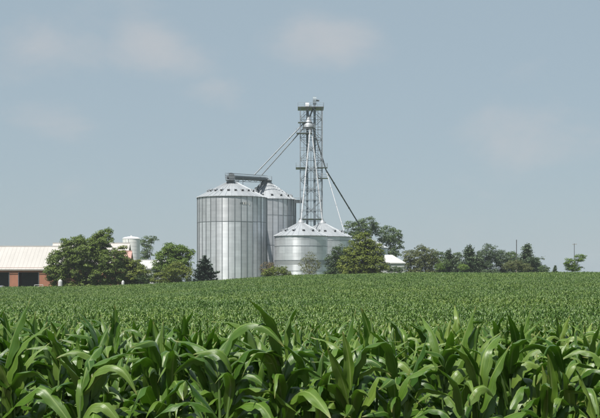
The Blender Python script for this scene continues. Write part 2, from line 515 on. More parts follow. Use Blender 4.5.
# ------------------------------------------------------------------ grain bins
def grain_bin(label, px, d, rpx, eave, peak, bays, tiers, stiff, vents, vent_r=0.66, vent_off=0.5, capr=0.9, dull=None, name='grain_bin'):
    cx, cy = X(px, d), d
    r = rpx * d / F
    z0 = gz(cx, cy - r) - 0.1
    ze, zp = Z(eave, d), Z(peak, d)
    root = thing(name, label, 'grain bin', (cx, cy, z0))
    T = Matrix.Translation((cx, cy, z0))
    H = ze - z0
    lathe('foundation', [(r + 0.35, -0.6), (r + 0.35, 0.25), (r + 0.1, 0.3)], 48, M_CONC, root, (cx, cy, z0))
    da = 2 * math.pi / bays
    zs = [0.3] + [H * t for t in tiers] + [H]
    for ti in range(len(zs) - 1):
        za, zb = zs[ti], zs[ti + 1]
        seg = 4
        rr = r + 0.012 * (ti % 2)
        v, f = [], []
        for rad in (rr, rr - 0.06, rr):
            for z in (za, zb):
                for s in range(seg + 1):
                    a = -da / 2 + da * s / seg
                    v.append((rad * math.cos(a), rad * math.sin(a), z))
        w = seg + 1
        for s in range(seg):
            f.append((s, s + 1, w + s + 1, w + s))
            f.append((2 * w + s + 1, 2 * w + s, 3 * w + s, 3 * w + s + 1))
            f.append((5 * w + s, 5 * w + s + 1, 3 * w + s + 1, 3 * w + s))
            f.append((4 * w + s + 1, 4 * w + s, 2 * w + s, 2 * w + s + 1))
        mt = M_GALV_DULL if dull is not None and ti in dull else M_GALV
        me = mesh('wall_panel', v, f, mt)
        for q in me.polygons:
            q.use_smooth = q.index % 4 == 0
        for k in range(bays):
            link('wall_panel', me, root, T @ Matrix.Rotation((k + .5) * da, 4, 'Z'))
        if ti > 0:
            n = bays * 2
            v, f = [], []
            for k in range(n):
                a = 2 * math.pi * k / n
                for rad, zz in ((r + 0.0, za - .06), (r + .05, za - .06), (r + .05, za + .06), (r + 0.0, za + .06)):
                    v.append((rad * math.cos(a), rad * math.sin(a), zz))
            for k in range(n):
                for s in range(3):
                    p, q = k * 4 + s, ((k + 1) % n) * 4 + s
                    f.append((p, q, q + 1, p + 1))
            if stiff or ti % 2 == 0:
                link('ring_joint', mesh('ring_joint', v, f, M_STIFF), root, T)
    if stiff:
        w, dp = 0.075, 0.12
        v = [(r - .01, -w, .3), (r + dp, -w * .7, .3), (r + dp, w * .7, .3), (r - .01, w, .3)]
        v += [(x, y, H - 0.02) for x, y, z in v]
        f = [(0, 1, 5, 4), (1, 2, 6, 5), (2, 3, 7, 6), (0, 3, 2, 1), (4, 5, 6, 7)]
        me = mesh('stiffener', v, f, M_STIFF)
        for k in range(bays):
            link('stiffener', me, root, T @ Matrix.Rotation(k * da, 4, 'Z'))
    # roof: overlapping wedge panels, each with a raised rib
    R, hr = r + 0.28, zp - ze
    ze0 = H - 0.28 * hr / r
    slope = hr / (r - capr)

    def roofz(rad):
        return H + (r - rad) * slope
    nb = max(bays, 28)
    db = 2 * math.pi / nb
    a = db / 2
    c, s = math.cos(a), math.sin(a)
    v = [(R * c, -R * s, roofz(R)), (R * c, R * s, roofz(R)), (capr * c, capr * s, roofz(capr)), (capr * c, -capr * s, roofz(capr))]
    v += [(x, y, z - 0.07) for x, y, z in v]
    f = [(0, 1, 2, 3), (7, 6, 5, 4), (0, 4, 5, 1), (1, 5, 6, 2), (2, 6, 7, 3), (3, 7, 4, 0)]
    hw, hh = 0.06, 0.09
    base = len(v)
    for rad in (R, capr):
        z = roofz(rad)
        x = rad * c
        y = rad * s
        v += [(x, y - hw, z), (x, y - hw * .5, z + hh), (x, y + hw * .5, z + hh), (x, y + hw, z)]
    for i in range(3):
        f.append((base + i, base + i + 1, base + 5 + i, base + 4 + i))
    f.append((base, base + 3, base + 2, base + 1))
    mr = mesh('roof_panel', v, f, M_ROOFGALV)
    for k in range(nb):
        link('roof_panel', mr, root, T @ Matrix.Rotation(k * db, 4, 'Z'))
    lathe('eave_ring', [(r + .02, H - .3), (r + .17, H - .28), (r + .17, H - .12), (r + .02, H - .1)], 48, M_STIFF, root, (cx, cy, z0))
    cap = lathe('peak_collar', [(capr + .1, roofz(capr) - .1), (capr + .1, roofz(capr) + .35), (capr * .5, roofz(capr) + .75), (capr * .5, roofz(capr) + 1.0)], 20, M_ROOFGALV, root, (cx, cy, z0))
    # vents: hooded boxes round the roof
    if vents:
        v = [(-.35, -.3, 0), (.3, -.3, 0), (.3, .3, 0), (-.35, .3, 0), (-.25, -.3, .5), (.34, -.3, .5), (.34, .3, .5), (-.25, .3, .5), (.5, -.3, .22), (.5, .3, .22)]
        f = [(0, 3, 7, 4), (4, 7, 6, 5), (0, 4, 5, 8, 1), (3, 2, 9, 6, 7), (5, 6, 9, 8)]
        mv = mesh('roof_vent', v, f, M_ROOFGALV)
        mo = mesh('vent_opening', [(.31, -.29, .02), (.31, .29, .02), (.515, .29, .21), (.515, -.29, .21), (.36, -.27, .46), (.36, .27, .46)],
                  [(0, 1, 2, 3), (3, 2, 5, 4)], M_DARK)
        rv = capr + (r - capr) * vent_r
        tl = math.atan(slope)
        for k in range(vents):
            M = T @ Matrix.Rotation((k + vent_off) * 2 * math.pi / vents, 4, 'Z') @ Matrix.Translation((rv, 0, roofz(rv) - .02)) @ Matrix.Rotation(tl, 4, 'Y')
            o = link('roof_vent', mv, root, M)
            link('vent_opening', mo, o, M)
    # ladder up the wall and roof on the far side, walk-in door at the foot
    la = math.radians(62)
    ca, sa = math.cos(la), math.sin(la)
    for s in (-.25, .25):
        tube('ladder_rail', (cx + (r + .3) * ca - s * sa, cy + (r + .3) * sa + s * ca, z0 + .4), (cx + (r + .3) * ca - s * sa, cy + (r + .3) * sa + s * ca, z0 + H), .06, M_STEEL, root)
    dr = box('door', (cx + .12 * r, cy - r * .99 - .02, z0 + .3), (1.0, .16, 2.0), M_GALV_DULL, root)
    return root, (cx, cy, z0, r, H, roofz)


b1, g1 = grain_bin('large ribbed grain bin, widest of the group, nearest the round-topped white silo', 232, 300, 34.5, 197.5, 182.3, 35, [0.715], True, 22, vent_r=.62, vent_off=.2, capr=1.3)
b2, g2 = grain_bin('tall ribbed grain bin half hidden behind the widest bin', 267.8, 325, 28, 199.5, 183, 32, [0.45, 0.80], True, 16, vent_r=.8, capr=1.0)
b3, g3 = grain_bin('short smooth-walled grain bin with darker band, in front of the lattice tower', 301, 296, 26.5, 235.6, 223, 20, [0.12, .25, .38, .47, .62, .77, .9], False, 12, vent_r=.62, vent_off=.25, capr=.8, dull=(3,))
b4, g4 = grain_bin('short smooth-walled grain bin partly behind its twin and the green trees', 322.5, 311, 28.5, 236.5, 223.5, 20, [0.14, .3, .45, .6, .75, .9], False, 12, vent_r=.62, vent_off=.2, capr=.8)
b5, g5 = grain_bin('small low grain bin showing behind the leafy yellow-green tree', 367, 345, 20.5, 247.5, 238, 18, [0.3, .65], False, 8, capr=.7)


def emblem():
    cx, cy, z0, r, H, _ = g1
    v = [(-.5, 0, 0), (.5, 0, 0), (.5, 0, 1), (-.5, 0, 1)]
    for px, w, py0, py1, m in ((240.6, .25, 202.6, 203.9, M_DKSTEEL), (242.3, .3, 202.2, 204.1, M_DKSTEEL), (243.7, .34, 201.9, 204.6, M_WHITE),
                               (244.7, .16, 202.3, 204.0, M_DKSTEEL), (245.8, .34, 201.9, 204.6, M_WHITE), (247.6, .3, 202.2, 204.1, M_WHITE), (249.6, .3, 203.2, 205.2, M_WHITE)):
        x = X(px, 292)
        a = math.acos((x - cx) / (r + .06))
        z1, z2 = Z(py1, 292), Z(py0, 292)
        box('emblem_mark', (cx + (r + .05) * math.cos(a), cy - (r + .05) * math.sin(a), z1), (w, .06, z2 - z1), m, b1, math.pi / 2 - a)


emblem()


# ------------------------------------------------------------------ elevator tower
def rail_box(root, x0, x1, y0, y1, z, h=1.1, mat=None, step=1.6):
    mat = mat or M_STEEL
    c = [(x0, y0), (x1, y0), (x1, y1), (x0, y1)]
    for i in range(4):
        (ax, ay), (bx, by) = c[i], c[(i + 1) % 4]
        for hh in (h * .5, h):
            tube('handrail', (ax, ay, z + hh), (bx, by, z + hh), .06, mat, root)
        n = max(1, int(math.hypot(bx - ax, by - ay) / step))
        for k in range(n):
            t = k / n
            tube('rail_post', (ax + (bx - ax) * t, ay + (by - ay) * t, z), (ax + (bx - ax) * t, ay + (by - ay) * t, z + h), .06, mat, root)


TD = 322.0
TX0, TX1 = X(300.3, TD), X(322, TD)
TW = TX1 - TX0
TY0, TY1 = TD - TW / 2, TD + TW / 2
TXC = (TX0 + TX1) / 2
TZ0 = gz(TXC, TD) - 0.1


def tower():
    root = thing('support_tower', 'tall square lattice steel tower rising behind the two short bins', 'tower', (TXC, TD, TZ0))
    ztop = Z(108, TD)
    corners = [(TX0, TY0), (TX1, TY0), (TX1, TY1), (TX0, TY1)]
    for x, y in corners:
        beam('leg', (x, y, TZ0), (x, y, ztop), .26, M_STEEL, root)
        box('footing', (x, y, TZ0 - .5), (1.0, 1.0, .7), M_CONC, root)
    nb = 17
    hb = (ztop - TZ0) / nb
    for b in range(nb):
        za, zb = TZ0 + b * hb, TZ0 + (b + 1) * hb
        for i in range(4):
            (ax, ay), (bx, by) = corners[i], corners[(i + 1) % 4]
            beam('girt', (ax, ay, zb - .05), (bx, by, zb - .05), .12, M_STEEL, root)
            mx, my = (ax + bx) / 2, (ay + by) / 2
            # K bracing towards the middle of each face
            if b % 2 == 0:
                beam('brace', (ax, ay, za), (mx, my, zb), .12, M_STEEL, root)
                beam('brace', (bx, by, za), (mx, my, zb), .12, M_STEEL, root)
            else:
                beam('brace', (mx, my, za), (ax, ay, zb), .12, M_STEEL, root)
                beam('brace', (mx, my, za), (bx, by, zb), .12, M_STEEL, root)
    # inner light posts beside the casings
    for px in (304, 311, 318):
        for yy in (TY0 + .9, TY1 - .9):
            beam('inner_post', (X(px, TD), yy, TZ0), (X(px, TD), yy, ztop), .10, M_STEEL, root)
    # platforms
    def deck(px0, px1, py, y0, y1, rail=True, t=.10):
        z = Z(py, TD)
        x0, x1 = X(px0, TD), X(px1, TD)
        box('platform', ((x0 + x1) / 2, (y0 + y1) / 2, z - t), (x1 - x0, y1 - y0, t), M_STEEL, root)
        if rail:
            rail_box(root, x0 + .05, x1 - .05, y0 + .05, y1 - .05, z)
    deck(297.8, 323.6, 108.5, TY0 - .6, TY1 + .6)
    deck(296.5, 312, 134.3, TY0 - .9, TY0 + 2.4)
    deck(298, 312, 123.5, TY0 - .5, TY0 + 2.2, False)
    deck(295.8, 305.5, 168.3, TY0 - .8, TY1)
    deck(317, 327.3, 168.3, TY0 - .8, TY0 + 2.5)
    deck(318, 328, 178.8, TY0 - .8, TY0 + 2.5)
    deck(299, 323, 219, TY0 - .3, TY1, False)
    # zig-zag ladder cage at the right face
    for s in (-.3, .3):
        tube('ladder_rail', (X(319, TD) + s, TY0 - .1, TZ0), (X(319, TD) + s, TY0 - .1, ztop), .07, M_STEEL, root)
    zz = TZ0 + .4
    me = unit_mesh('box', M_STEEL)
    while zz < ztop:
        beam('ladder_rung', (X(319, TD) - .3, TY0 - .1, zz), (X(319, TD) + .3, TY0 - .1, zz), .05, M_STEEL, root)
        zz += .75
    return root


tower_root = tower()


def elevator(px, top, label, w, headw, headpx):
    x = X(px, TD)
    y = TD - .4
    zt = Z(top, TD)
    root = thing('bucket_elevator', label, 'grain elevator', (x, y, TZ0))
    for s in (-1, 1):
        box('casing', (x, y + s * .75, TZ0 + 1.6), (w, .62, zt - TZ0 - 3.4), M_CASING, root)
        # bolted flange rings
        z = TZ0 + 4.0
        while z < zt - 3:
            box('flange', (x, y + s * .75, z), (w + .16, .78, .1), M_STEEL, root)
            z += 3.05
    box('boot', (x, y, TZ0), (w + .3, 2.6, 1.6), M_CASING, root)
    # rounded head housing
    v, f = [], []
    n = 9
    for xx in (-headw / 2, headw / 2):
        v.append((xx, -1.25, -1.9)); v.append((xx, 1.25, -1.9))
        for k in range(n):
            a = math.pi * k / (n - 1)
            v.append((xx, 1.25 * math.cos(a), 1.25 * math.sin(a) * .9 - .9))
    w2 = n + 2
    ring = [0] + [1] + list(range(2, w2))
    for i in range(w2):
        a, b = ring[i], ring[(i + 1) % w2]
        f.append((a, b, w2 + b, w2 + a))
    f.append(tuple(reversed(ring))); f.append(tuple(w2 + i for i in ring))
    link('head', mesh('head', v, f, M_SPOUT if headpx else M_CASING), root, Matrix.Translation((x, y, zt)))
    tube('motor', (x + headw / 2, y, zt - .9), (x + headw / 2 + .8, y, zt - .9), .5, M_DKSTEEL, root)
    return root


el1 = elevator(314.6, 97.5, 'taller grain elevator leg running up inside the lattice tower', .62, .95, 0)
el2 = elevator(307.2, 103.5, 'shorter grain elevator leg with bright rounded head inside the lattice tower', .58, 1.0, 1)


def distributor():
    c = P(308.5, 121, TD - 2.2)
    root = thing('distributor', 'galvanised funnel-shaped grain distributor where the spouts meet on the tower', 'distributor', (c.x, c.y, c.z - 1.6))
    lathe('cone', [(1.55, -1.5), (1.5, -1.0), (.5, .4), (.4, .9)], 20, M_ROOFGALV, root, c)
    lathe('outlet_ring', [(1.3, -2.1), (1.62, -1.95), (1.62, -1.55), (1.3, -1.5)], 20, M_STEEL, root, c)
    tube('inlet_pipe', (c.x, c.y, c.z + .8), P(307.6, 109, TD - .8), .45, M_STEEL, root)
    tube('inlet_pipe', (c.x + .15, c.y, c.z + .8), P(313.4, 108, TD - .8), .45, M_STEEL, root)


distributor()


def spout(label, pts, w, mat, inlet=True, step=6.0):
    root = thing('grain_spout', label, 'grain spout', pts[-1])
    for a, b in zip(pts[:-1], pts[1:]):
        tube('pipe', a, b, w, mat, root)
        d = (b - a); n = int(d.length / step)
        u = d.normalized()
        for k in range(1, n + 1):
            p = a + d * (k / (n + .5))
            tube('flange', p - u * .07, p + u * .07, w * 1.5, M_STEEL, root)
    if inlet:
        e = pts[-1]
        tube('inlet_box', e + Vector((0, 0, -.9)), e + Vector((0, 0, .35)), w * 2.4, M_STEEL, root)
    return root


sd = TD - 2.6
spout('bright spout pipe dropping to the peak of the front short bin', [P(310.4, 127, sd), P(301, 221.5, 296)], .29, M_SPOUT)
spout('bright spout pipe dropping to the peak of the rear short bin', [P(311.2, 127, sd), P(322.5, 222.3, 311)], .29, M_SPOUT)
spout('thin pale spout pipe reaching the outer roof slope of the rear short bin', [P(326, 170.5, sd), P(344.2, 232.0, 309)], .2, M_SPOUT)
spout('long dark spout pipe slanting from the tower down behind the leafy trees', [P(313, 128, sd), P(326, 170, sd), P(367, 237.5, 345)], .36, M_DKSTEEL)
spout('left one of the two parallel spouts sloping to the overhead conveyor', [P(303.5, 123.5, sd), P(254.2, 175, 318)], .34, M_STEEL, False)
spout('right one of the two parallel spouts sloping to the overhead conveyor', [P(306, 125.5, sd), P(261.4, 175.4, 321)], .30, M_STEEL, False)


def conveyor():
    a, b = P(232, 177.3, 300), P(266.5, 179.3, 325)
    root = thing('overhead_conveyor', 'overhead conveyor with railed catwalk bridging the peaks of the two tall bins', 'conveyor', (a.x, a.y, a.z))
    u = (b - a).normalized()
    s = u.cross(Vector((0, 0, 1))).normalized()
    up = Vector((0, 0, 1))
    beam('trough', a - u * .6, b + u * .6, .75, M_DKSTEEL, root, .6)
    beam('trough_cover', a + up * .45, b + up * .45, .8, M_STEEL, root, .1)
    beam('walkway', a - s * .95 - up * .1 - u * 1.2, b - s * .95 - up * .1 + u * 1.6, .16, M_STEEL, root, .8)
    for o in (-.55, -1.35):
        for h in (.55, 1.1):
            tube('handrail', a - u * 1.4 + s * o + up * h, b + u * 2 + s * o + up * h, .07, M_STEEL, root)
        n = 20
        for k in range(n + 1):
            p = a - u * 1.4 + (b - a + u * 3.4) * (k / n) + s * o
            tube('rail_post', p - up * .1, p + up * 1.1, .06, M_STEEL, root)
    # truss chord underneath
    tube('truss_chord', a - up * 1.0, b - up * .9, .12, M_DKSTEEL, root)
    n = 12
    for k in range(n):
        p = a + (b - a) * (k / n); q = a + (b - a) * ((k + 1) / n)
        if k % 2:
            beam('truss_web', p - up * .3, q - up * .95, .07, M_DKSTEEL, root)
        else:
            beam('truss_web', p - up * .95, q - up * .3, .07, M_DKSTEEL, root)
    # drive end with motor, platform at left
    box('drive_head', a - u * .4 - up * .55, (1.3, 1.1, 1.5), M_DKSTEEL, root)
    tube('motor', a - u * 1.0 + up * .9, a + u * .2 + up * .9, .5, M_DKSTEEL, root)
    pc = P(230.3, 180.6, 299)
    box('platform', pc, (2.3, 3.2, .12), M_STEEL, root)
    rail_box(root, pc.x - 1.15, pc.x + 1.15, pc.y - 1.6, pc.y + 1.6, pc.z + .1, 1.3)
    pe = P(266, 181, 325)
    box('platform', pe, (3.2, 3.0, .12), M_DKSTEEL, root)
    rail_box(root, pe.x - 1.6, pe.x + 1.6, pe.y - 1.5, pe.y + 1.5, pe.z + .1, 1.1)
    # supports
    for t in (.0, .25, .97):
        p = a + (b - a) * t
        for o in (-.8, .5):
            q = p + s * o
            cx, cy, z0, r, H, rz = g1 if t < .5 else g2
            rr = math.hypot(q.x - cx, q.y - cy)
            zb = z0 + (rz(max(rr, .9)))
            tube('support_post', (q.x, q.y, zb - .1), (q.x, q.y, p.z), .12, M_STEEL, root)
    return root


conveyor()
spout('short thick dark chute under the far end of the overhead conveyor', [P(264.5, 181, 323), P(253, 193.5, 319)], .95, M_DKSTEEL, False)


def catwalk():
    z = 201.5
    a, b = P(294.5, z, TD - 1.5), P(302, z, TD - 1.5)
    root = thing('catwalk', 'small railed catwalk joining the half-hidden tall bin to the tower', 'catwalk', (a.x, a.y, a.z))
    beam('deck', a, b, .12, M_DKSTEEL, root, .9)
    for o in (-.4, .4):
        tube('handrail', a + Vector((0, o, 1)), b + Vector((0, o, 1)), .06, M_STEEL, root)
        for k in range(3):
            p = a + (b - a) * (k / 2) + Vector((0, o, 0))
            tube('rail_post', p, p + Vector((0, 0, 1)), .06, M_STEEL, root)


catwalk()


# ------------------------------------------------------------------ farm buildings
def slab(name, pts, t, mat, parent):
    """a plate through four points, t thick downwards along its normal"""
    p = [Vector(q) for q in pts]
    n = (p[1] - p[0]).cross(p[3] - p[0]).normalized()
    if n.z < 0:
        n = -n
    v = p + [q - n * t for q in p]
    f = [(0, 1, 2, 3), (7, 6, 5, 4), (0, 4, 5, 1), (1, 5, 6, 2), (2, 6, 7, 3), (3, 7, 4, 0)]
    return link(name, mesh(name, v, f, mat), parent)


def gable_roof(root, x0, x1, ye, yb, ze, zr, mat, seam=None, over=.5):
    """ridge along x, front eave at ye, back eave at yb"""
    ym = (ye + yb) / 2
    k = (zr - ze) / (ym - ye)
    f_e = (ye - over, ze - over * k)
    b_e = (yb + over, ze - over * k)
    rf = slab('roof_slope', [(x0 - over, f_e[0], f_e[1]), (x1 + over, f_e[0], f_e[1]), (x1 + over, ym, zr), (x0 - over, ym, zr)], .14, mat, root)
    slab('roof_slope', [(x0 - over, b_e[0], b_e[1]), (x1 + over, b_e[0], b_e[1]), (x1 + over, ym, zr), (x0 - over, ym, zr)], .14, mat, root)
    beam('ridge_cap', (x0 - over, ym, zr + .02), (x1 + over, ym, zr + .02), .12, mat, root, .5)
    if seam:
        x = x0 - over + .1
        while x < x1 + over:
            beam('roof_seam', (x, f_e[0], f_e[1] + .02), (x, ym, zr + .02), .05, mat, root, .04)
            x += seam
    beam('fascia', (x0 - over, f_e[0] - .03, f_e[1] - .2), (x1 + over, f_e[0] - .03, f_e[1] - .2), .06, mat, root, .16)
    return rf


def gable_end(name, x, ye, yb, z0, ze, zr, mat, root, t=.2):
    ym = (ye + yb) / 2
    v = [(x + s, y, z) for s in (-t / 2, t / 2) for y, z in ((ye, z0), (yb, z0), (yb, ze), (ym, zr - .15), (ye, ze))]
    f = [(0, 1, 2, 3, 4), (9, 8, 7, 6, 5)] + [(i, (i + 1) % 5, 5 + (i + 1) % 5, 5 + i) for i in range(5)]
    return link(name, mesh(name, v, f, mat), root)


def machine_shed():
    d = 292.0
    yb = d + 15
    x0, x1 = X(-52, d), X(61, d)
    z0 = gz(X(20, d), d) - .1
    ze, zr = Z(267.5, d), Z(246.8, d + 7.5)
    root = thing('machine_shed', 'long red machine shed with pale roof and dark open doorways', 'shed', (X(5, d), d, z0))
    doors = [(-46, -29), (-17, 9.2), (18.6, 38.8)]
    ztop = Z(272.2, d)
    cuts = [-52] + [q for p in doors for q in p] + [61]
    for i in range(0, len(cuts), 2):
        xa, xb = X(cuts[i], d), X(cuts[i + 1], d)
        box('wall', ((xa + xb) / 2, d, z0), (xb - xa, .25, ze - z0), M_BRICK, root)
    for a, b in doors:
        xa, xb = X(a, d), X(b, d)
        box('lintel', ((xa + xb) / 2, d, ztop), (xb - xa, .25, ze - ztop), M_BRICK, root)
        fr = M_DKSTEEL
        for xx in (xa, xb):
            box('door_jamb', (xx, d - .14, z0), (.16, .1, ztop - z0), fr, root)
        # dark panel deep in the open bay, shade put into its colour
        box('door', ((xa + xb) / 2, d + 5.5, z0), (xb - xa + 1, .15, ztop - z0 + .5), M_DOORSHADE, root)
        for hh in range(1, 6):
            beam('bay_panel_rib', (xa, d + 5.4, z0 + hh * .9), (xb, d + 5.4, z0 + hh * .9), .08, M_INSHADE, root)
    beam('ceiling_beam', (x0, d + 3, ztop + .6), (x1, d + 3, ztop + .6), 5.5, M_INSHADE, root, .2)
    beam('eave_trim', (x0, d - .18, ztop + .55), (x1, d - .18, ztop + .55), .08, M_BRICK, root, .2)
    box('floor', ((x0 + x1) / 2, d + 7.5, z0 - .2), (x1 - x0 - .3, 14.8, .25), M_INSHADE, root)
    box('back_wall', ((x0 + x1) / 2, yb, z0), (x1 - x0, .25, ze - z0), M_BRICK, root)
    for x in (x0, x1):
        gable_end('end_wall', x, d, yb, z0, ze, zr, M_BRICK, root)
    gable_roof(root, x0, x1, d, yb, ze, zr, M_WHITEROOF, 1.0, .6)
    return root


machine_shed()


def red_barn():
    d = 318.0
    yb = d + 12
    x0, x1 = X(50, d), X(125, d)
    z0 = gz(X(90, d), d) - .1
    ze, zr = Z(263, d), Z(243.5, d + 6)
    root = thing('red_barn', 'red-walled barn with cream roof glimpsed behind the big broad tree', 'barn', (X(90, d), d, z0))
    box('wall', ((x0 + x1) / 2, d, z0), (x1 - x0, .25, ze - z0), M_BRICK, root)
    box('wall', ((x0 + x1) / 2, yb, z0), (x1 - x0, .25, ze - z0), M_BRICK, root)
    for x in (x0, x1):
        gable_end('end_wall', x, d, yb, z0, ze, zr, M_BRICK, root)
    for px in (70, 88, 106):
        w = box('window', (X(px, d), d - .16, z0 + 2.0), (1.8, .08, 1.6), M_GLASS, root)
        box('window_frame', (X(px, d), d - .15, z0 + 1.85), (2.1, .06, .15), M_WHITE, w)
    gable_roof(root, x0, x1, d, yb, ze, zr, M_WHITEROOF, 1.2)
    return root


red_barn()


def pink_shed():
    d = 305.0
    x0, x1 = X(114, d), X(129, d)
    z0 = gz(X(120, d), d) - .1
    ze, zr = Z(262, d), Z(251.5, d + 3)
    root = thing('red_lean_shed', 'small shed with faded pinkish red roof between the broad tree and white silo', 'shed', (X(121, d), d, z0))
    for y in (d, d + 6):
        box('wall', ((x0 + x1) / 2, y, z0), (x1 - x0, .2, ze - z0), M_BRICK, root)
    for x in (x0, x1):
        gable_end('end_wall', x, d, d + 6, z0, ze, zr, M_BRICK, root)
    box('door', (X(121, d), d - .14, z0), (1.4, .08, 2.2), M_DOORSHADE, root)
    gable_roof(root, x0, x1, d, d + 6, ze, zr, M_PINKROOF, None, .4)


pink_shed()


def white_building(name, label, d, px0, px1, eave, ridge, depth, mat_roof, mat_wall, door_px, over=.5):
    x0, x1 = X(px0, d), X(px1, d)
    z0 = gz((x0 + x1) / 2, d) - .1
    ze, zr = Z(eave, d), Z(ridge, d + depth / 2)
    root = thing(name, label, 'building', ((x0 + x1) / 2, d, z0))
    for y in (d, d + depth):
        box('wall', ((x0 + x1) / 2, y, z0), (x1 - x0, .2, ze - z0), mat_wall, root)
    for x in (x0, x1):
        gable_end('end_wall', x, d, d + depth, z0, ze, zr, mat_wall, root)
    dr = box('door', (X(door_px, d), d - .14, z0), (2.6, .08, 2.6), M_PALEWALL, root)
    box('handle', (X(door_px, d) + 1.0, d - .2, z0 + 1.1), (.1, .08, .3), M_DKSTEEL, dr)
    gable_roof(root, x0, x1, d, d + depth, ze, zr, mat_roof, .9, over)
    return root


white_building('white_barn', 'low white barn with bright roof beside the round-topped white silo', 345, 139.5, 163, 267.5, 260.5, 9, M_WHITE, M_PALEWALL, 150)


def white_garage():
    d = 326.0
    cx = X(392, d)
    z0 = gz(cx, d) - .1
    ze, zr = Z(262.5, d), Z(254.8, d)
    w2, dp = 12.5 * d / F, 3.4
    root = thing('white_garage', 'small pale garage with white hipped roof right of the leafy tree', 'building', (cx, d, z0))
    for y in (d - dp, d + dp):
        box('wall', (cx, y, z0), (w2 * 1.8, .2, ze - z0), M_PALEWALL, root)
    for s in (-1, 1):
        box('wall', (cx + s * w2 * .9, d, z0), (.2, dp * 2 - .22, ze - z0), M_PALEWALL, root)
    box('door', (cx + 1.2, d - dp - .14, z0), (2.2, .08, 2.1), M_WHITE, root)
    e = .35
    a, b = (cx - w2, d - dp - e, ze - .1), (cx + w2, d - dp - e, ze - .1)
    c, g = (cx + w2, d + dp + e, ze - .1), (cx - w2, d + dp + e, ze - .1)
    r0, r1 = (cx - w2 * .55, d, zr), (cx + w2 * .02, d, zr)
    v = [a, b, c, g, r0, r1]
    f = [(0, 1, 5, 4), (1, 2, 5), (2, 3, 4, 5), (3, 0, 4), (3, 2, 1, 0)]
    link('roof', mesh('roof', v, f, M_WHITE), root)
    for p, q in ((a, b), (b, c), (c, g), (g, a)):
        beam('fascia', Vector(p) - Vector((0, 0, .12)), Vector(q) - Vector((0, 0, .12)), .08, M_WHITE, root, .2)


white_garage()


def white_silo():
    d = 362.0
    cx = X(131.3, d)
    r = 8.6 * d / F
    z0 = gz(cx, d) - .1
    root = thing('white_silo', 'round-topped white silo standing behind the low white barn', 'silo', (cx, d, z0))
    zt = Z(238.8, d) - z0
    n = 14
    for k in range(n):
        za, zb = zt * k / n, zt * (k + 1) / n
        lathe('stave_ring', [(r, za), (r, zb - .01)], 36, M_SILO, root, (cx, d, z0))
        lathe('hoop', [(r, zb - .08), (r + .02, zb - .08), (r + .02, zb - .03), (r, zb - .03)], 36, M_SILO, root, (cx, d, z0), False)
    lathe('dome_roof', [(r + .08, zt), (r * .97, zt + .25), (r * .75, zt + .5), (r * .35, zt + .68), (.3, zt + .72), (.25, zt + 1.0)], 36, M_SILO, root, (cx, d, z0))
    for s in (-.5, .5):
        tube('chute_rail', (cx + s - 1, d - r - .05, z0), (cx + s - 1, d - r - .05, z0 + zt), .08, M_PALEWALL, root)
    return root


white_silo()


# ------------------------------------------------------------------ small yard things
def suv():
    d = 284.0
    z0 = gz(X(-2, d), d)
    x1 = X(8.2, d)
    prof = [(0, .35), (0, 1.0), (.15, 1.12), (.5, 1.2), (.95, 1.88), (1.3, 1.98), (3.3, 2.0), (3.7, 1.9), (4.1, 1.2), (4.75, 1.08), (4.9, .9), (4.9, .35)]
    prof = [(x1 - 4.9 + a, b) for a, b in prof]
    w = 1.9
    n = len(prof)
    v = []
    for yy, ins in ((-w / 2, 1), (w / 2, 1)):
        for x, z in prof:
            k = .12 if z > 1.3 else 0
            v.append((x, d + yy * (1 - k), z0 + z))
    f = [tuple(range(n - 1, -1, -1)), tuple(range(n, 2 * n))] + [(i, (i + 1) % n, n + (i + 1) % n, n + i) for i in range(n)]
    root = thing('parked_car', 'silver car parked at the shed doorway, cut off by the picture edge', 'car', (x1 - 2.4, d, z0))
    link('body', mesh('body', v, f, M_CARPAINT), root)
    for a, b in ((.9, 2.0), (2.1, 3.2), (3.3, 3.85)):
        x = x1 - 4.9
        q = [(x + a, 1.27), (x + b, 1.27), (x + b - .1, 1.8), (x + a + .12, 1.8)]
        vv = [(xx, d - w / 2 * .88 - .02 - (.1 if zz < 1.3 else 0), z0 + zz) for xx, zz in q]
        link('side_window', mesh('side_window', vv, [(0, 1, 2, 3)], M_GLASS), root)
    for xx in (x1 - 4.0, x1 - 1.0):
        for s in (-1, 1):
            wh = tube('wheel', (xx, d + s * .95, z0 + .36), (xx, d + s * .7, z0 + .36), .72, M_RUBBER, root)
            tube('rim', (xx, d + s * .965, z0 + .36), (xx, d + s * .9, z0 + .36), .42, M_STEEL, wh)
    box('headlight', (x1 - .02, d - .65, z0 + .8), (.1, .35, .2), M_WHITE, root)
    box('headlight', (x1 - .02, d + .65, z0 + .8), (.1, .35, .2), M_WHITE, root)


suv()


def gate():
    d = 284.5
    z0 = gz(X(36, d), d)
    zt = Z(284.6, d)
    root = thing('white_gate', 'white pipe gate standing before the shed doorway', 'gate', (X(37, d), d, z0))
    for px in (34.6, 43):
        tube('post', (X(px, d), d, z0), (X(px, d), d, zt), .16, M_WHITE, root)
    for k in range(4):
        z = zt - .06 - k * .42
        tube('rail', (X(34.6, d), d, z), (X(43, d), d, z), .12, M_WHITE, root)


gate()


def white_tank(px, d, w, top, label):
    x = X(px, d)
    z0 = gz(x, d)
    zt = Z(top, d) - z0
    root = thing('white_tank', label, 'tank', (x, d, z0))
    lathe('barrel', [(w, 0), (w, zt * .85), (w * .9, zt * .92), (w * .45, zt * .97)], 20, M_WHITE, root, (x, d, z0))
    lathe('lid', [(w * .45, zt * .96), (w * .45, zt), (w * .3, zt + .04)], 14, M_WHITE, root, (x, d, z0))


white_tank(60.3, 263.6, .5, 279.5, 'small white upright tank at the broad tree, shed side')
white_tank(123.0, 263.6, .34, 280.5, 'small white upright tank under the broad tree, silo side')


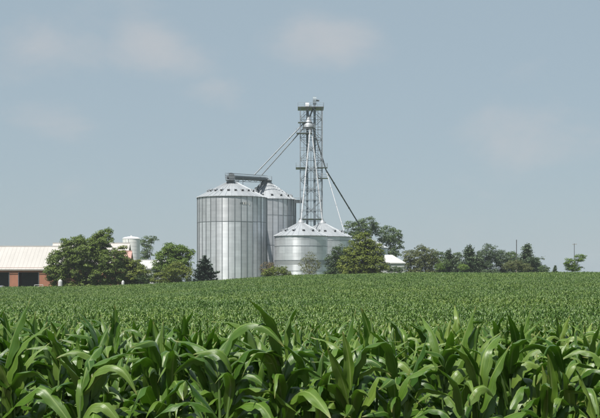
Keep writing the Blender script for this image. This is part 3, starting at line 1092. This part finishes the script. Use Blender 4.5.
def pole(px, d, top, label, cross):
    x = X(px, d)
    z0 = gz(x, d)
    root = thing('utility_pole', label, 'pole', (x, d, z0))
    zt = Z(top, d)
    zm = z0 + (zt - z0) * .5
    tube('pole', (x, d, z0), (x, d, zm), .30, M_POLE, root)
    tube('pole_top', (x, d, zm), (x, d, zt), .22, M_POLEDARK, root)
    if cross:
        beam('crossarm', (x - .7, d, zt - .35), (x + .9, d, zt - .2), .14, M_POLE, root)
        for s in (-.6, .7):
            tube('insulator', (x + s, d, zt - .3), (x + s, d, zt), .1, M_WHITE, root)


pole(516.5, 330, 239.7, 'slim bare pole rising out of the hedge trees', False)
pole(574.3, 420, 243.5, 'thin pole with short crossarm above the lone slanting tree', True)


# ------------------------------------------------------------------ trees
def crown_mesh(name, ells, mat, leaf=.42, cover=1.0, seed=1, up=.35, clump=1.0):
    g = np.random.default_rng(seed)
    allq = []
    for (c, rad) in ells:
        c = np.array(c); rad = np.array(rad)
        area = 4 * math.pi * ((rad[0] * rad[1]) ** 1.6 / 3 + (rad[0] * rad[2]) ** 1.6 / 3 + (rad[1] * rad[2]) ** 1.6 / 3) ** (1 / 1.6)
        nc = max(6, int(area / (0.8 * clump * clump)))
        u = g.normal(size=(nc, 3)); u /= np.linalg.norm(u, axis=1)[:, None]
        fr = 0.5 + 0.58 * g.random(nc) ** .7
        lump = 1 + .16 * np.sin(u[:, 0] * 5.1 + seed) * np.cos(u[:, 2] * 4.3 + seed * 2.1)
        cc = c + u * rad * (fr * lump)[:, None]
        cr = clump * g.uniform(.35, .95, nc)
        per = np.maximum(5, (cover * 10.0 * cr * cr / (leaf * leaf)).astype(int))
        idx = np.repeat(np.arange(nc), per)
        n = len(idx)
        w = g.normal(size=(n, 3)); w /= np.linalg.norm(w, axis=1)[:, None]
        w[:, 2] = np.where(w[:, 2] < -.3, -w[:, 2], w[:, 2])
        p = cc[idx] + w * (cr[idx] * (0.45 + .65 * g.random(n)))[:, None] * np.array([1.15, 1.15, .8])
        nrm = w * .9 + u[idx] * .3 + g.normal(size=(n, 3)) * .5 + np.array([0, 0, up])
        nrm /= np.linalg.norm(nrm, axis=1)[:, None]
        t = np.cross(nrm, g.normal(size=(n, 3))); t /= np.linalg.norm(t, axis=1)[:, None]
        b = np.cross(nrm, t)
        s = (leaf * .8 * g.uniform(.6, 1.25, n))[:, None]
        q = np.stack([p - t * s * .62, p - b * s * .32 + nrm * s * .06, p + t * s * .62, p + b * s * .34 + nrm * s * .05], 1)
        allq.append(q)
    return quad_mesh_np(name, np.concatenate(allq), mat)


def limb_mesh(a, b, ra, rb, mat, seed=0, seg=6, n=7):
    g = random.Random(seed)
    a = Vector(a); b = Vector(b)
    d = b - a
    t = d.orthogonal().normalized(); s = d.cross(t).normalized()
    v, f = [], []
    for i in range(seg + 1):
        k = i / seg
        wob = d.length * .04 * math.sin(k * math.pi)
        c = a + d * k + t * wob * g.uniform(-1, 1) + s * wob * g.uniform(-1, 1) + Vector((0, 0, d.length * .08 * math.sin(k * math.pi)))
        r = ra + (rb - ra) * k
        if i == 0:
            r *= 1.3
        for j in range(n):
            an = 2 * math.pi * j / n
            v.append(c + t * r * math.cos(an) + s * r * math.sin(an))
    for i in range(seg):
        for j in range(n):
            f.append((i * n + j, i * n + (j + 1) % n, (i + 1) * n + (j + 1) % n, (i + 1) * n + j))
    return mesh('limb', v, f, mat, True)


def tree(name, label, base_px, d, ells, mat, group=None, cat='tree', leaf=.42, cover=1.0, seed=1, trunk=.28, clump=1.0, up=.35, dy=.9, skirt=0):
    """ells: (px, py, rx, ry[, depth offset]) measured at distance d"""
    k = d / F
    g = random.Random(seed)
    bx = X(base_px, d)
    z0 = gz(bx, d)
    E = []
    for i, e in enumerate(ells):
        off = e[4] if len(e) > 4 else g.uniform(-.25, .25) * e[2] * k * 2
        c = P(e[0], e[1], d) + Vector((0, off, 0))
        ry = e[3] * k
        c.z = max(c.z, z0 + ry * .5)
        E.append((c, (e[2] * k, e[2] * k * dy, ry)))
    if skirt:
        for q in (-.55, .1, .6):
            E.append((Vector((bx + q * skirt * k, d - .6, z0 + 1.3)), (skirt * k * .55, 1.6, 1.9)))
    root = thing(name, label, cat, (bx, d, z0), 0, group)
    zmean = sum(c.z for c, r in E) / len(E)
    xm = sum(c.x for c, r in E) / len(E)
    fork = Vector((bx + (xm - bx) * .3, d, z0 + max(.6, (zmean - z0) * .45)))
    link('trunk', limb_mesh((bx, d, z0 - .2), fork, trunk, trunk * .75, M_BARK, seed), root)
    for i, (c, r) in enumerate(E):
        e = c + Vector((0, 0, r[2] * .3))
        link('limb', limb_mesh(fork - Vector((0, 0, .1)), e, trunk * .55, .05, M_BARK, seed + i), root)
    link('crown', crown_mesh('crown', E, mat, leaf, cover, seed, up, clump), root)
    return root


def conifer(name, label, px, d, top, base_y, half, mat, group=None, seed=1, dens=1.0, loose=0.0, cat='tree', irregular=.15):
    g = np.random.default_rng(seed)
    k = d / F
    x = X(px, d)
    z0 = gz(x, d)
    zt = Z(top, d)
    R = half * k
    H = zt - z0
    root = thing(name, label, cat, (x, d, z0), 0, group)
    link('trunk', limb_mesh((x, d, z0 - .2), (x, d, zt - H * .06), max(.1, H * .018), .03, M_BARK, seed), root)
    quads = []
    nl = max(10, int(H / .42))
    for i in range(nl):
        t = (i + .3) / nl
        z = z0 + H * (.03 + .96 * t)
        rl = R * (1 - t) ** .68 * (1 + irregular * g.normal()) + .12
        nbr = max(5, int(14 * (1 - t) + 5))
        for b in range(nbr):
            az = g.random() * 2 * math.pi
            ln = rl * g.uniform(.7, 1.12)
            m = max(3, int(ln / .2 * dens * 3.2))
            s = (np.arange(m) + .6) / m
            pos = np.stack([x + np.cos(az) * s * ln, d + np.sin(az) * s * ln, z - .22 * ln * s + .28 * ln * s * s], 1)
            pos = pos + g.normal(size=pos.shape) * (.10 + .12 * loose)
            dirv = np.array([math.cos(az), math.sin(az), -.1])
            t1 = dirv + g.normal(size=(m, 3)) * .55
            t1 /= np.linalg.norm(t1, axis=1)[:, None]
            nr = np.array([0, 0, 1.0]) + g.normal(size=(m, 3)) * .55
            b1 = np.cross(nr, t1); b1 /= np.linalg.norm(b1, axis=1)[:, None]
            L_ = (g.uniform(.32, .58, m))[:, None]; W_ = L_ * .3
            quads.append(np.stack([pos - t1 * L_ * .5, pos - b1 * W_, pos + t1 * L_ * .8, pos + b1 * W_], 1))
    link('crown', quad_mesh_np('crown', np.concatenate(quads), mat), root)
    return root


L_OAK = leaf_mat('broadleaf_green', (0.059, 0.096, 0.015), (0.168, 0.233, 0.036))
L_WARM = leaf_mat('broadleaf_warm_green', (0.073, 0.109, 0.013), (0.205, 0.247, 0.035), (0.16, 0.22, 0.03))
L_FRESH = leaf_mat('broadleaf_fresh_green', (0.063, 0.119, 0.015), (0.151, 0.231, 0.030), (0.16, 0.28, 0.03))
L_DARK = leaf_mat('dark_foliage', (0.032, 0.067, 0.021), (0.080, 0.126, 0.038), (0.05, 0.10, 0.02))
L_FAR = leaf_mat('distant_foliage', (0.059, 0.101, 0.034), (0.124, 0.186, 0.055), (0.08, 0.14, 0.03))
L_BROWN = leaf_mat('brownish_foliage', (0.078, 0.098, 0.030), (0.150, 0.170, 0.058), (0.10, 0.14, 0.03))
L_DRY = leaf_mat('dry_weed_foliage', (0.14, 0.11, 0.055), (0.22, 0.17, 0.09), (0.15, 0.12, 0.05))
L_PALE = leaf_mat('pale_sparse_foliage', (0.10, 0.115, 0.045), (0.19, 0.20, 0.085), (0.16, 0.18, 0.05))
L_SPRUCE = leaf_mat('spruce_needles', (0.027, 0.054, 0.033), (0.063, 0.099, 0.063), (0.03, 0.05, 0.02), tfac=.1)
L_PINE = leaf_mat('pine_needles', (0.050, 0.090, 0.042), (0.112, 0.160, 0.075), (0.04, 0.07, 0.03), tfac=.12)

tree('broad_tree', 'broad spreading dark green tree overlapping the red machine shed', 84, 268,
     [(61, 263, 13, 13), (75, 250, 14, 13), (88, 256, 17, 17), (104, 239, 9, 9), (97, 248, 10, 12), (109, 262, 12, 13), (57, 274, 11, 8), (80, 273, 17, 10), (103, 275, 14, 8), (116, 272, 9, 9)],
     L_OAK, skirt=30, seed=3, trunk=.45, clump=1.05, cover=1.9)
tree('maple_tree', 'warm green rounded tree hiding the foot of the white silo', 131, 274,
     [(121, 253, 5.5, 6), (124, 263, 9, 8), (133, 268, 10, 8), (141, 272, 8, 7), (130, 277, 12, 6)], L_WARM, skirt=18, seed=4, clump=.9, cover=1.9)
tree('dark_shrub', 'low dark shrub under the warm green tree by the white barn', 147, 272, [(143, 279, 9, 5), (153, 279.5, 6, 4.5)], L_DARK, cat='shrub', seed=5, clump=.7, leaf=.34, trunk=.1)
tree('distant_tree', 'distant tree standing just behind the white silo', 149, 420, [(146.5, 243, 5.5, 6), (152.5, 239.5, 4, 4), (147, 252, 5.5, 7), (144, 260, 5, 5)], L_FAR, seed=6, clump=1.1, leaf=.5)
tree('leafy_tree', 'leafy green tree between the white barn and the dark spruce', 173, 284,
     [(174, 250.5, 11, 7), (166, 260, 11, 10), (184, 256, 8.5, 9), (178, 266, 13, 9), (160, 270, 8, 8)], L_FRESH, skirt=14, seed=7, trunk=.3, cover=1.5)
tree('yellow_green_shrub', 'bright yellow-green shrub in front of the leafy tree beside the spruce', 177, 270, [(178, 270.5, 11, 8), (169, 274, 8, 7), (187, 274, 8, 6), (159, 278, 7, 5)], L_WARM, cat='shrub', seed=8, clump=.8, leaf=.36, trunk=.15)
conifer('spruce_tree', 'dark cone-shaped spruce at the foot of the widest bin', 205, 268, 254.5, 281, 14, L_SPRUCE, seed=9, dens=1.5)

tree('weedy_shrub', 'dry brownish shrub between the widest bin and the short bin', 267, 266, [(266, 269, 5, 7), (271, 267, 4, 5)], L_DRY, cat='shrub', seed=10, clump=.6, leaf=.26, cover=.7, trunk=.07)
tree('round_shrub', 'low green shrub in front of the gap between bins', 279, 264, [(279, 271.5, 8, 5.5), (270, 274, 7, 4.5), (286, 275, 5, 4)], L_WARM, cat='shrub', seed=11, clump=.7, leaf=.32, trunk=.1)
tree('thin_sapling', 'sparse pale sapling in front of the short banded bin', 309, 264,
     [(310, 257.5, 5, 5), (304, 264, 5, 5), (315, 265, 6, 6), (309, 271, 8, 5)], L_PALE, seed=12, clump=.55, leaf=.26, cover=.32, trunk=.1)
tree('dark_tree', 'dark green tree tucked left of the big yellow-green tree', 335, 276,
     [(338, 254, 7, 9), (332, 263, 6.5, 9), (341, 264, 7, 10), (335, 272, 9, 7)], L_DARK, skirt=10, seed=13, clump=.8, leaf=.36, trunk=.2)
tree('yellow_green_tree', 'bushy yellow-green tree standing before the short bins, at field edge', 362, 266,
     [(363, 243, 7.5, 11), (355, 252, 10, 10), (371, 253, 11, 12), (348, 264, 10, 9), (362, 263, 14, 12), (376, 265, 11, 10), (358, 272, 17, 7)], L_WARM, seed=14, trunk=.3, cover=1.6)
tree('tall_tree', 'tall tree crown behind the short bins, nearest the dark spout', 364, 372, [(352, 229, 7.5, 7.5), (366, 226, 9, 8), (376, 230, 6.5, 7), (360, 237, 10, 7), (365, 250, 9, 9)], L_FAR, seed=15, clump=1.25, leaf=.5, trunk=.4)
tree('tall_tree', 'tall tree crown standing above the small white hipped garage', 391, 376, [(391, 235, 9.5, 8), (396, 244, 6.5, 8), (385, 243, 6, 7), (391, 254, 8, 8)], L_FAR, seed=16, clump=1.25, leaf=.5, trunk=.35)
tree('dark_shrub', 'low dark shrub against the wall of the small white garage', 396, 300, [(387, 269, 4.5, 4), (397, 270, 7, 3.2)], L_DARK, cat='shrub', seed=17, clump=.6, leaf=.3, trunk=.08)

HG = 'hedge trees along the far field edge'
tree('hedge_tree', 'brownish hedge tree beside the small white garage', 411, 335, [(411, 257, 7, 7.5), (407, 264, 6, 6), (416, 265, 7, 6)], L_BROWN, HG, skirt=10, seed=20, leaf=.42)
tree('hedge_tree', 'tallest brownish hedge tree left of the dark conifers', 425, 340, [(423, 254, 8.5, 9), (431, 258, 7, 8), (426, 265, 11, 7)], L_BROWN, HG, skirt=11, seed=21, leaf=.42)
tree('hedge_tree', 'short olive hedge tree right of the brownish trees', 438, 345, [(438, 257.5, 6, 7), (442, 264, 7, 6)], L_FAR, HG, skirt=8, seed=22)
conifer('hedge_conifer', 'wide low dark conifer right of the olive hedge tree', 449, 350, 249, 270, 11, L_PINE, HG, seed=23, dens=1.1, loose=1.4, irregular=.35)
tree('hedge_tree', 'short olive tree squeezed between two dark conifers', 458, 352, [(457, 257, 5, 6), (458, 265, 7, 6)], L_FAR, HG, skirt=8, seed=24)
conifer('hedge_conifer', 'pointed dark conifer, first tall one right of the brownish trees', 469.5, 346, 244.5, 270, 13, L_PINE, HG, seed=25, dens=1.2, loose=1.4, irregular=.35)
conifer('hedge_conifer', 'thin dark conifer filling between the two tall ones', 479, 352, 251, 270, 10, L_PINE, HG, seed=26, dens=1.1, loose=1.4, irregular=.35)
tree('hedge_tree', 'rounded dark hedge tree, tallest left of the slim pole', 489, 346, [(489, 251.5, 7.5, 7), (484, 261, 8, 9), (494, 261, 8, 9)], L_PINE, HG, skirt=10, seed=27, clump=.9, leaf=.36)
tree('hedge_tree', 'low dark hedge tree left of the yellowish thicket', 501, 350, [(500, 258, 7, 8), (503, 264, 7, 6)], L_PINE, HG, skirt=9, seed=28, clump=.9, leaf=.36)
tree('hedge_tree', 'olive tree right behind the slim pole', 511, 352, [(510.5, 258, 6.5, 7), (514, 263, 7, 7)], L_FAR, HG, skirt=9, seed=29)
conifer('hedge_conifer', 'tall shaggy conifer just right of the slim pole', 527, 342, 243.5, 271, 14, L_PINE, HG, seed=30, dens=1.3, loose=1.4, irregular=.35)
conifer('hedge_conifer', 'small tapering conifer at the right end of the hedge', 537.5, 346, 258, 271, 9.5, L_PINE, HG, seed=31, dens=1.0, loose=1.2, irregular=.35)
tree('thicket', 'yellowish low thicket at the foot of the slim pole', 513, 322, [(508, 267, 6, 4), (515, 265, 8, 5), (524, 268, 7, 4)], L_BROWN, None, 'shrub', seed=32, clump=.7, leaf=.3, trunk=.08)
tree('low_bush', 'small light green bush under the olive hedge tree', 440, 318, [(440, 267, 5, 3.5)], L_FRESH, None, 'shrub', seed=33, clump=.6, leaf=.3, trunk=.08)
tree('low_bush', 'small light green bush under the pointed dark conifer', 463, 318, [(463, 267.5, 5.5, 3.2)], L_FRESH, None, 'shrub', seed=34, clump=.6, leaf=.3, trunk=.08)
tree('low_bush', 'low bush just right of the hedge end', 546, 330, [(544, 269, 5, 2.6)], L_FAR, None, 'shrub', seed=35, clump=.6, leaf=.3, trunk=.08)
conifer('young_conifer', 'tiny lone conifer on the open field skyline', 555, 330, 265, 271, 3, L_PINE, seed=36, dens=1.2)
tree('lone_tree', 'lone slanting pale green tree at the right end of the skyline', 572, 318,
     [(571, 263.5, 6, 5.5), (579, 258.5, 5, 3.6), (566, 264.5, 3, 2.5), (574, 268, 8, 3.5), (583, 257, 2.5, 1.8)], L_FRESH, seed=37, clump=.65, leaf=.32, trunk=.12)


# ------------------------------------------------------------------ corn
def leaf_geo(L_, W_, a0, a1, bend, twist, wave, seg, across, seed, fold=.22, side=0.0):
    """one corn blade growing from the origin along +x: up at first, then arching over"""
    g = random.Random(seed)
    ph1, ph2, fr = g.uniform(0, 6.3), g.uniform(0, 6.3), g.uniform(2.5, 4.0)
    v, uv, f = [], [], []
    p = Vector((0, 0, 0))
    for i in range(seg + 1):
        t = i / seg
        s = min(1, max(0, (t - bend[0]) / (bend[1] - bend[0])))
        s = s * s * (3 - 2 * s)
        th = a0 + (a1 - a0) * (.25 * t + .75 * s)
        yaw = side * t * t
        T = Vector((math.sin(th) * math.cos(yaw), math.sin(th) * math.sin(yaw), math.cos(th)))
        if i:
            p = p + T * (L_ / seg)
        S = Vector((-math.sin(yaw), math.cos(yaw), 0))
        Nn = T.cross(S).normalized()
        tw = twist * t
        S2 = S * math.cos(tw) + Nn * math.sin(tw)
        N2 = Nn * math.cos(tw) - S * math.sin(tw)
        wd = W_ * (.42 + .58 * min(1, t / .22) ** .7) * max(.02, 1 - max(0, (t - .3) / .7) ** 1.9) ** .9
        fo = fold * (1.6 - 1.2 * t)
        for j in range(across + 1):
            u = -1 + 2 * j / across
            wv = wave * wd * (math.sin(fr * 6.28 * t + ph1) if u < 0 else math.sin(fr * 6.28 * t + ph2)) * u * u * min(1, t * 4)
            q = p + S2 * (u * wd / 2) + N2 * (-abs(u) ** 1.3 * fo * wd + wv)
            v.append(q); uv.append((u * .5 + .5, t))
    w = across + 1
    for i in range(seg):
        for j in range(across):
            f.append((i * w + j, i * w + j + 1, (i + 1) * w + j + 1, (i + 1) * w + j))
    return v, f, uv


R_ = math.radians


def leaf_set(seg, across, seed):
    g = random.Random(seed)
    low, mid, top = [], [], []
    for k in range(5):
        low.append(leaf_geo(g.uniform(.75, .95), g.uniform(.075, .095), R_(g.uniform(28, 42)), R_(g.uniform(115, 165)), (.22, g.uniform(.65, .9)), g.uniform(-.6, .6), g.uniform(.08, .2), seg, across, seed + k, side=g.uniform(-.4, .4)))
    for k in range(14):
        kink = k % 3 == 0
        b = g.uniform(.38, .58)
        low_b = (b, b + .16) if kink else (.18, g.uniform(.65, .95))
        mid.append(leaf_geo(g.uniform(.62, .85), g.uniform(.092, .118), R_(g.uniform(20, 42)), R_(g.uniform(105, 160) + (15 if kink else 0)), low_b, g.uniform(-1.3, 1.3), g.uniform(.16, .36), seg, across, seed + 20 + k, side=g.uniform(-.8, .8)))
    for k in range(7):
        top.append(leaf_geo(g.uniform(.42, .62), g.uniform(.075, .105), R_(g.uniform(8, 22)), R_([25, 60, 90, 110, 125, 135, 145][k]), (.25, g.uniform(.7, 1.0)), g.uniform(-1.4, 1.4), g.uniform(.1, .26), seg, across, seed + 40 + k, fold=.38, side=g.uniform(-.8, .8)))
    return low, mid, top


def stalk_geo(seg=7, n=8):
    v, f = [], []
    for i in range(seg + 1):
        z = 1.62 * i / seg
        r = .019 * (1 - .62 * i / seg)
        for jj, (dz, rr) in enumerate(((0, r * 1.18), (.03, r))):
            for k in range(n):
                a = 6.2832 * k / n
                v.append((rr * math.cos(a), rr * math.sin(a), z + dz))
    m = 2 * (seg + 1)
    for i in range(m - 1):
        for k in range(n):
            f.append((i * n + k, i * n + (k + 1) % n, (i + 1) * n + (k + 1) % n, (i + 1) * n + k))
    return v, f


def plant_recipe(g, nleaf=18):
    """list of (kind, variant, height, azimuth, lean, scale)"""
    plane = g.uniform(0, math.pi)
    out = []
    for i in range(nleaf):
        t = i / (nleaf - 1)
        h = .30 + 1.36 * t ** .66 + g.uniform(-.03, .03)
        az = plane + math.pi * (i % 2) + g.gauss(0, .6)
        kind = 0 if t < .3 else (1 if t < .74 else 2)
        out.append((kind, g.random(), h, az, g.gauss(0, .18), g.uniform(.72, 1.02)))
    return out


SETS = leaf_set(13, 4, 100)
FARSETS = leaf_set(6, 2, 100)
LEAF_ME = [[mesh('leaf', v, f, M_CORN, True, uv) for v, f, uv in grp] for grp in SETS]
STALK_V, STALK_F = stalk_geo()
STALK_ME = mesh('stalk', STALK_V, STALK_F, M_STALK, True)


def joined_plant(name, sets, g, nleaf, mat, stalk=True, wscale=1.0):
    V, Fc, UV, mi = [], [], [], []
    if stalk:
        V += [Vector(q) for q in STALK_V]; Fc += STALK_F; UV += [(.3, .3)] * len(STALK_V); mi += [1] * len(STALK_F)
    for kind, var, h, az, lean, sc in plant_recipe(g, nleaf):
        v, f, uv = sets[kind][int(var * len(sets[kind]))]
        M = Matrix.Translation((0, 0, h)) @ Matrix.Rotation(az, 4, 'Z') @ Matrix.Rotation(lean, 4, 'Y') @ Matrix.Scale(sc * wscale, 4)
        b = len(V)
        V += [M @ q for q in v]; Fc += [tuple(b + i for i in q) for q in f]; UV += uv; mi += [0] * len(f)
    me = mesh(name, V, Fc, mat, True, UV)
    me.materials.append(M_STALK)
    me.polygons.foreach_set('material_index', mi)
    return me


# rows of plants over the whole field
ROW, STEP, ROT = 0.76, 0.15, math.radians(6)


def field_points(y0, y1, margin, xmax=None, thin=1.0):
    ca, sa = math.cos(ROT), math.sin(ROT)
    Wd = .2575 * y1 + margin + 40
    nr0, nr1 = int((y0 * ca - Wd * sa) / ROW) - 2, int((y1 * ca + Wd * sa) / ROW) + 2
    nrow = np.arange(nr0, nr1)
    ncol = np.arange(int(-Wd / STEP / thin), int(Wd / STEP / thin))
    R, C = np.meshgrid(nrow, ncol, indexing='ij')
    u = C.ravel() * STEP * thin + rng.normal(size=R.size) * .045
    v = R.ravel() * ROW + rng.normal(size=R.size) * .05
    x = u * ca - v * sa
    y = u * sa + v * ca
    k = (y > y0) & (y < y1) & (np.abs(x) < .2575 * y + margin) & (rng.random(R.size) > .03)
    return x[k], y[k]


NEAR_END, MID_END, FIELD_END = 18.0, 52.0, 262.0
nx, ny = field_points(7.5, MID_END, 5.0)
inview = (np.abs(nx) < .2575 * ny + .22) & (ny < NEAR_END)
order = np.argsort(np.where(inview, ny, 1e9))
single = order[:min(300, int(inview.sum()))]
rest = np.setdiff1d(np.arange(len(nx)), single)


def height_scale(x, y, n):
    """gentle patches of taller and shorter corn"""
    return 1.0 + .035 * np.sin(x * .9 + y * .35) + .03 * np.sin(x * .31 - y * .83 + 1.3)


def single_plants():
    g = random.Random(11)
    lab = 'tall leafy green corn plant in the nearest rows of the field'
    hs = height_scale(nx[single], ny[single], 0)
    for i, k in enumerate(single):
        x, y = float(nx[k]), float(ny[k])
        s = float(hs[i]) * g.uniform(.93, 1.08)
        root = bpy.data.objects.new('corn_plant', None)
        root.empty_display_size = .1
        COL.objects.link(root)
        root.location = (x, y, gz(x, y) - .02)
        root.rotation_euler = (g.gauss(0, .05), g.gauss(.05, .05), 0)
        root.scale = (s, s, s)
        tag(root, lab, 'corn plant', 'corn plants in the nearest rows')
        o = bpy.data.objects.new('stalk', STALK_ME)
        COL.objects.link(o); o.parent = root
        for kind, var, h, az, lean, sc in plant_recipe(g):
            o = bpy.data.objects.new('leaf', LEAF_ME[kind][int(var * len(LEAF_ME[kind]))])
            COL.objects.link(o)
            o.parent = root
            o.location = (0, 0, h)
            o.rotation_euler = (0, lean, az)
            o.scale = (sc, sc, sc)


single_plants()


def scatter(name, label, x, y, scale, protos):
    coll = bpy.data.collections.new(name + '_plants')
    for i, me in enumerate(protos):
        coll.objects.link(bpy.data.objects.new('corn_plant_shape_%02d' % i, me))
    n = len(x)
    co = np.stack([x, y, ground_z(x, y) - .02], 1)
    me = bpy.data.meshes.new(name)
    me.vertices.add(n)
    me.vertices.foreach_set('co', co.astype(np.float32).ravel())
    a = me.attributes.new('turn', 'FLOAT_VECTOR', 'POINT')
    rot = np.stack([rng.normal(size=n) * .05, rng.normal(size=n) * .05 + .04, rng.random(n) * 6.2832], 1)
    a.data.foreach_set('vector', rot.astype(np.float32).ravel())
    a = me.attributes.new('size', 'FLOAT', 'POINT'); a.data.foreach_set('value', scale.astype(np.float32))
    a = me.attributes.new('pick', 'INT', 'POINT'); a.data.foreach_set('value', rng.integers(0, len(protos), n).astype(np.int32))
    o = link(name, me, kind='stuff')
    tag(o, label, 'corn')
    ng = bpy.data.node_groups.new(name, 'GeometryNodeTree')
    ng.interface.new_socket('Geometry', in_out='INPUT', socket_type='NodeSocketGeometry')
    ng.interface.new_socket('Geometry', in_out='OUTPUT', socket_type='NodeSocketGeometry')
    N, L = ng.nodes.new, ng.links.new
    gi, go = N('NodeGroupInput'), N('NodeGroupOutput')
    m2p = N('GeometryNodeMeshToPoints')
    L(gi.outputs[0], m2p.inputs['Mesh'])
    ip = N('GeometryNodeInstanceOnPoints')
    L(m2p.outputs[0], ip.inputs['Points'])
    ci = N('GeometryNodeCollectionInfo')
    ci.inputs['Collection'].default_value = coll
    ci.inputs['Separate Children'].default_value = True
    ci.inputs['Reset Children'].default_value = True
    L(ci.outputs[0], ip.inputs['Instance'])
    ip.inputs['Pick Instance'].default_value = True

    def attr(nm, typ):
        q = N('GeometryNodeInputNamedAttribute'); q.data_type = typ; q.inputs['Name'].default_value = nm
        return q.outputs['Attribute']
    L(attr('pick', 'INT'), ip.inputs['Instance Index'])
    e = N('FunctionNodeEulerToRotation')
    L(attr('turn', 'FLOAT_VECTOR'), e.inputs[0]); L(e.outputs[0], ip.inputs['Rotation'])
    L(attr('size', 'FLOAT'), ip.inputs['Scale'])
    L(ip.outputs[0], go.inputs[0])
    md = o.modifiers.new('plants', 'NODES')
    md.node_group = ng
    return o


gp = random.Random(5)
mid_protos = [joined_plant('corn_plant_shape', SETS, gp, 18, M_CORN) for _ in range(8)]
scatter('corn_rows', 'dense green corn rows just beyond the nearest plants', nx[rest], ny[rest],
        height_scale(nx[rest], ny[rest], 0) * rng.uniform(.92, 1.07, len(rest)), mid_protos)
far_protos = [joined_plant('corn_plant_shape', FARSETS, gp, 12, M_CORNFAR, False, 0.92) for _ in range(8)]
fx, fy = field_points(MID_END, FIELD_END, 8.0, thin=1.0)
scatter('corn_field', 'wide green corn field stretching back to the bins and trees', fx, fy,
        rng.uniform(.88, 1.1, len(fx)) * (1 + .04 * np.sin(fx * .21 + fy * .13) + .03 * np.sin(fx * .08 - fy * .31)), far_protos)
print('tris', sum(len(o.data.polygons) * 2 for o in COL.objects if o.type == 'MESH'))
print('plants', len(single), len(rest), len(fx))


# ------------------------------------------------------------------ summer haze: one even box of air round everything
def haze():
    m, nt, N, L = newmat('haze_air')
    out = N('ShaderNodeOutputMaterial')
    v = N('ShaderNodeVolumePrincipled')
    v.inputs['Color'].default_value = (0.74, 0.80, 0.84, 1)
    v.inputs['Density'].default_value = HAZE
    v.inputs['Anisotropy'].default_value = 0.0
    L(v.outputs[0], out.inputs['Volume'])
    x, y0, y1, zb, zt = 3050, -3050, 3050, -25, 58
    vv = [(a, b, c) for c in (zb, zt) for b in (y0, y1) for a in (-x, x)]
    f = [(0, 2, 3, 1), (4, 5, 7, 6), (0, 1, 5, 4), (2, 6, 7, 3), (0, 4, 6, 2), (1, 3, 7, 5)]
    o = link('haze', mesh('haze', vv, f, m), kind='stuff')
    tag(o, 'pale summer haze hanging over the whole field', 'haze')


HAZE = 0.00015
haze()
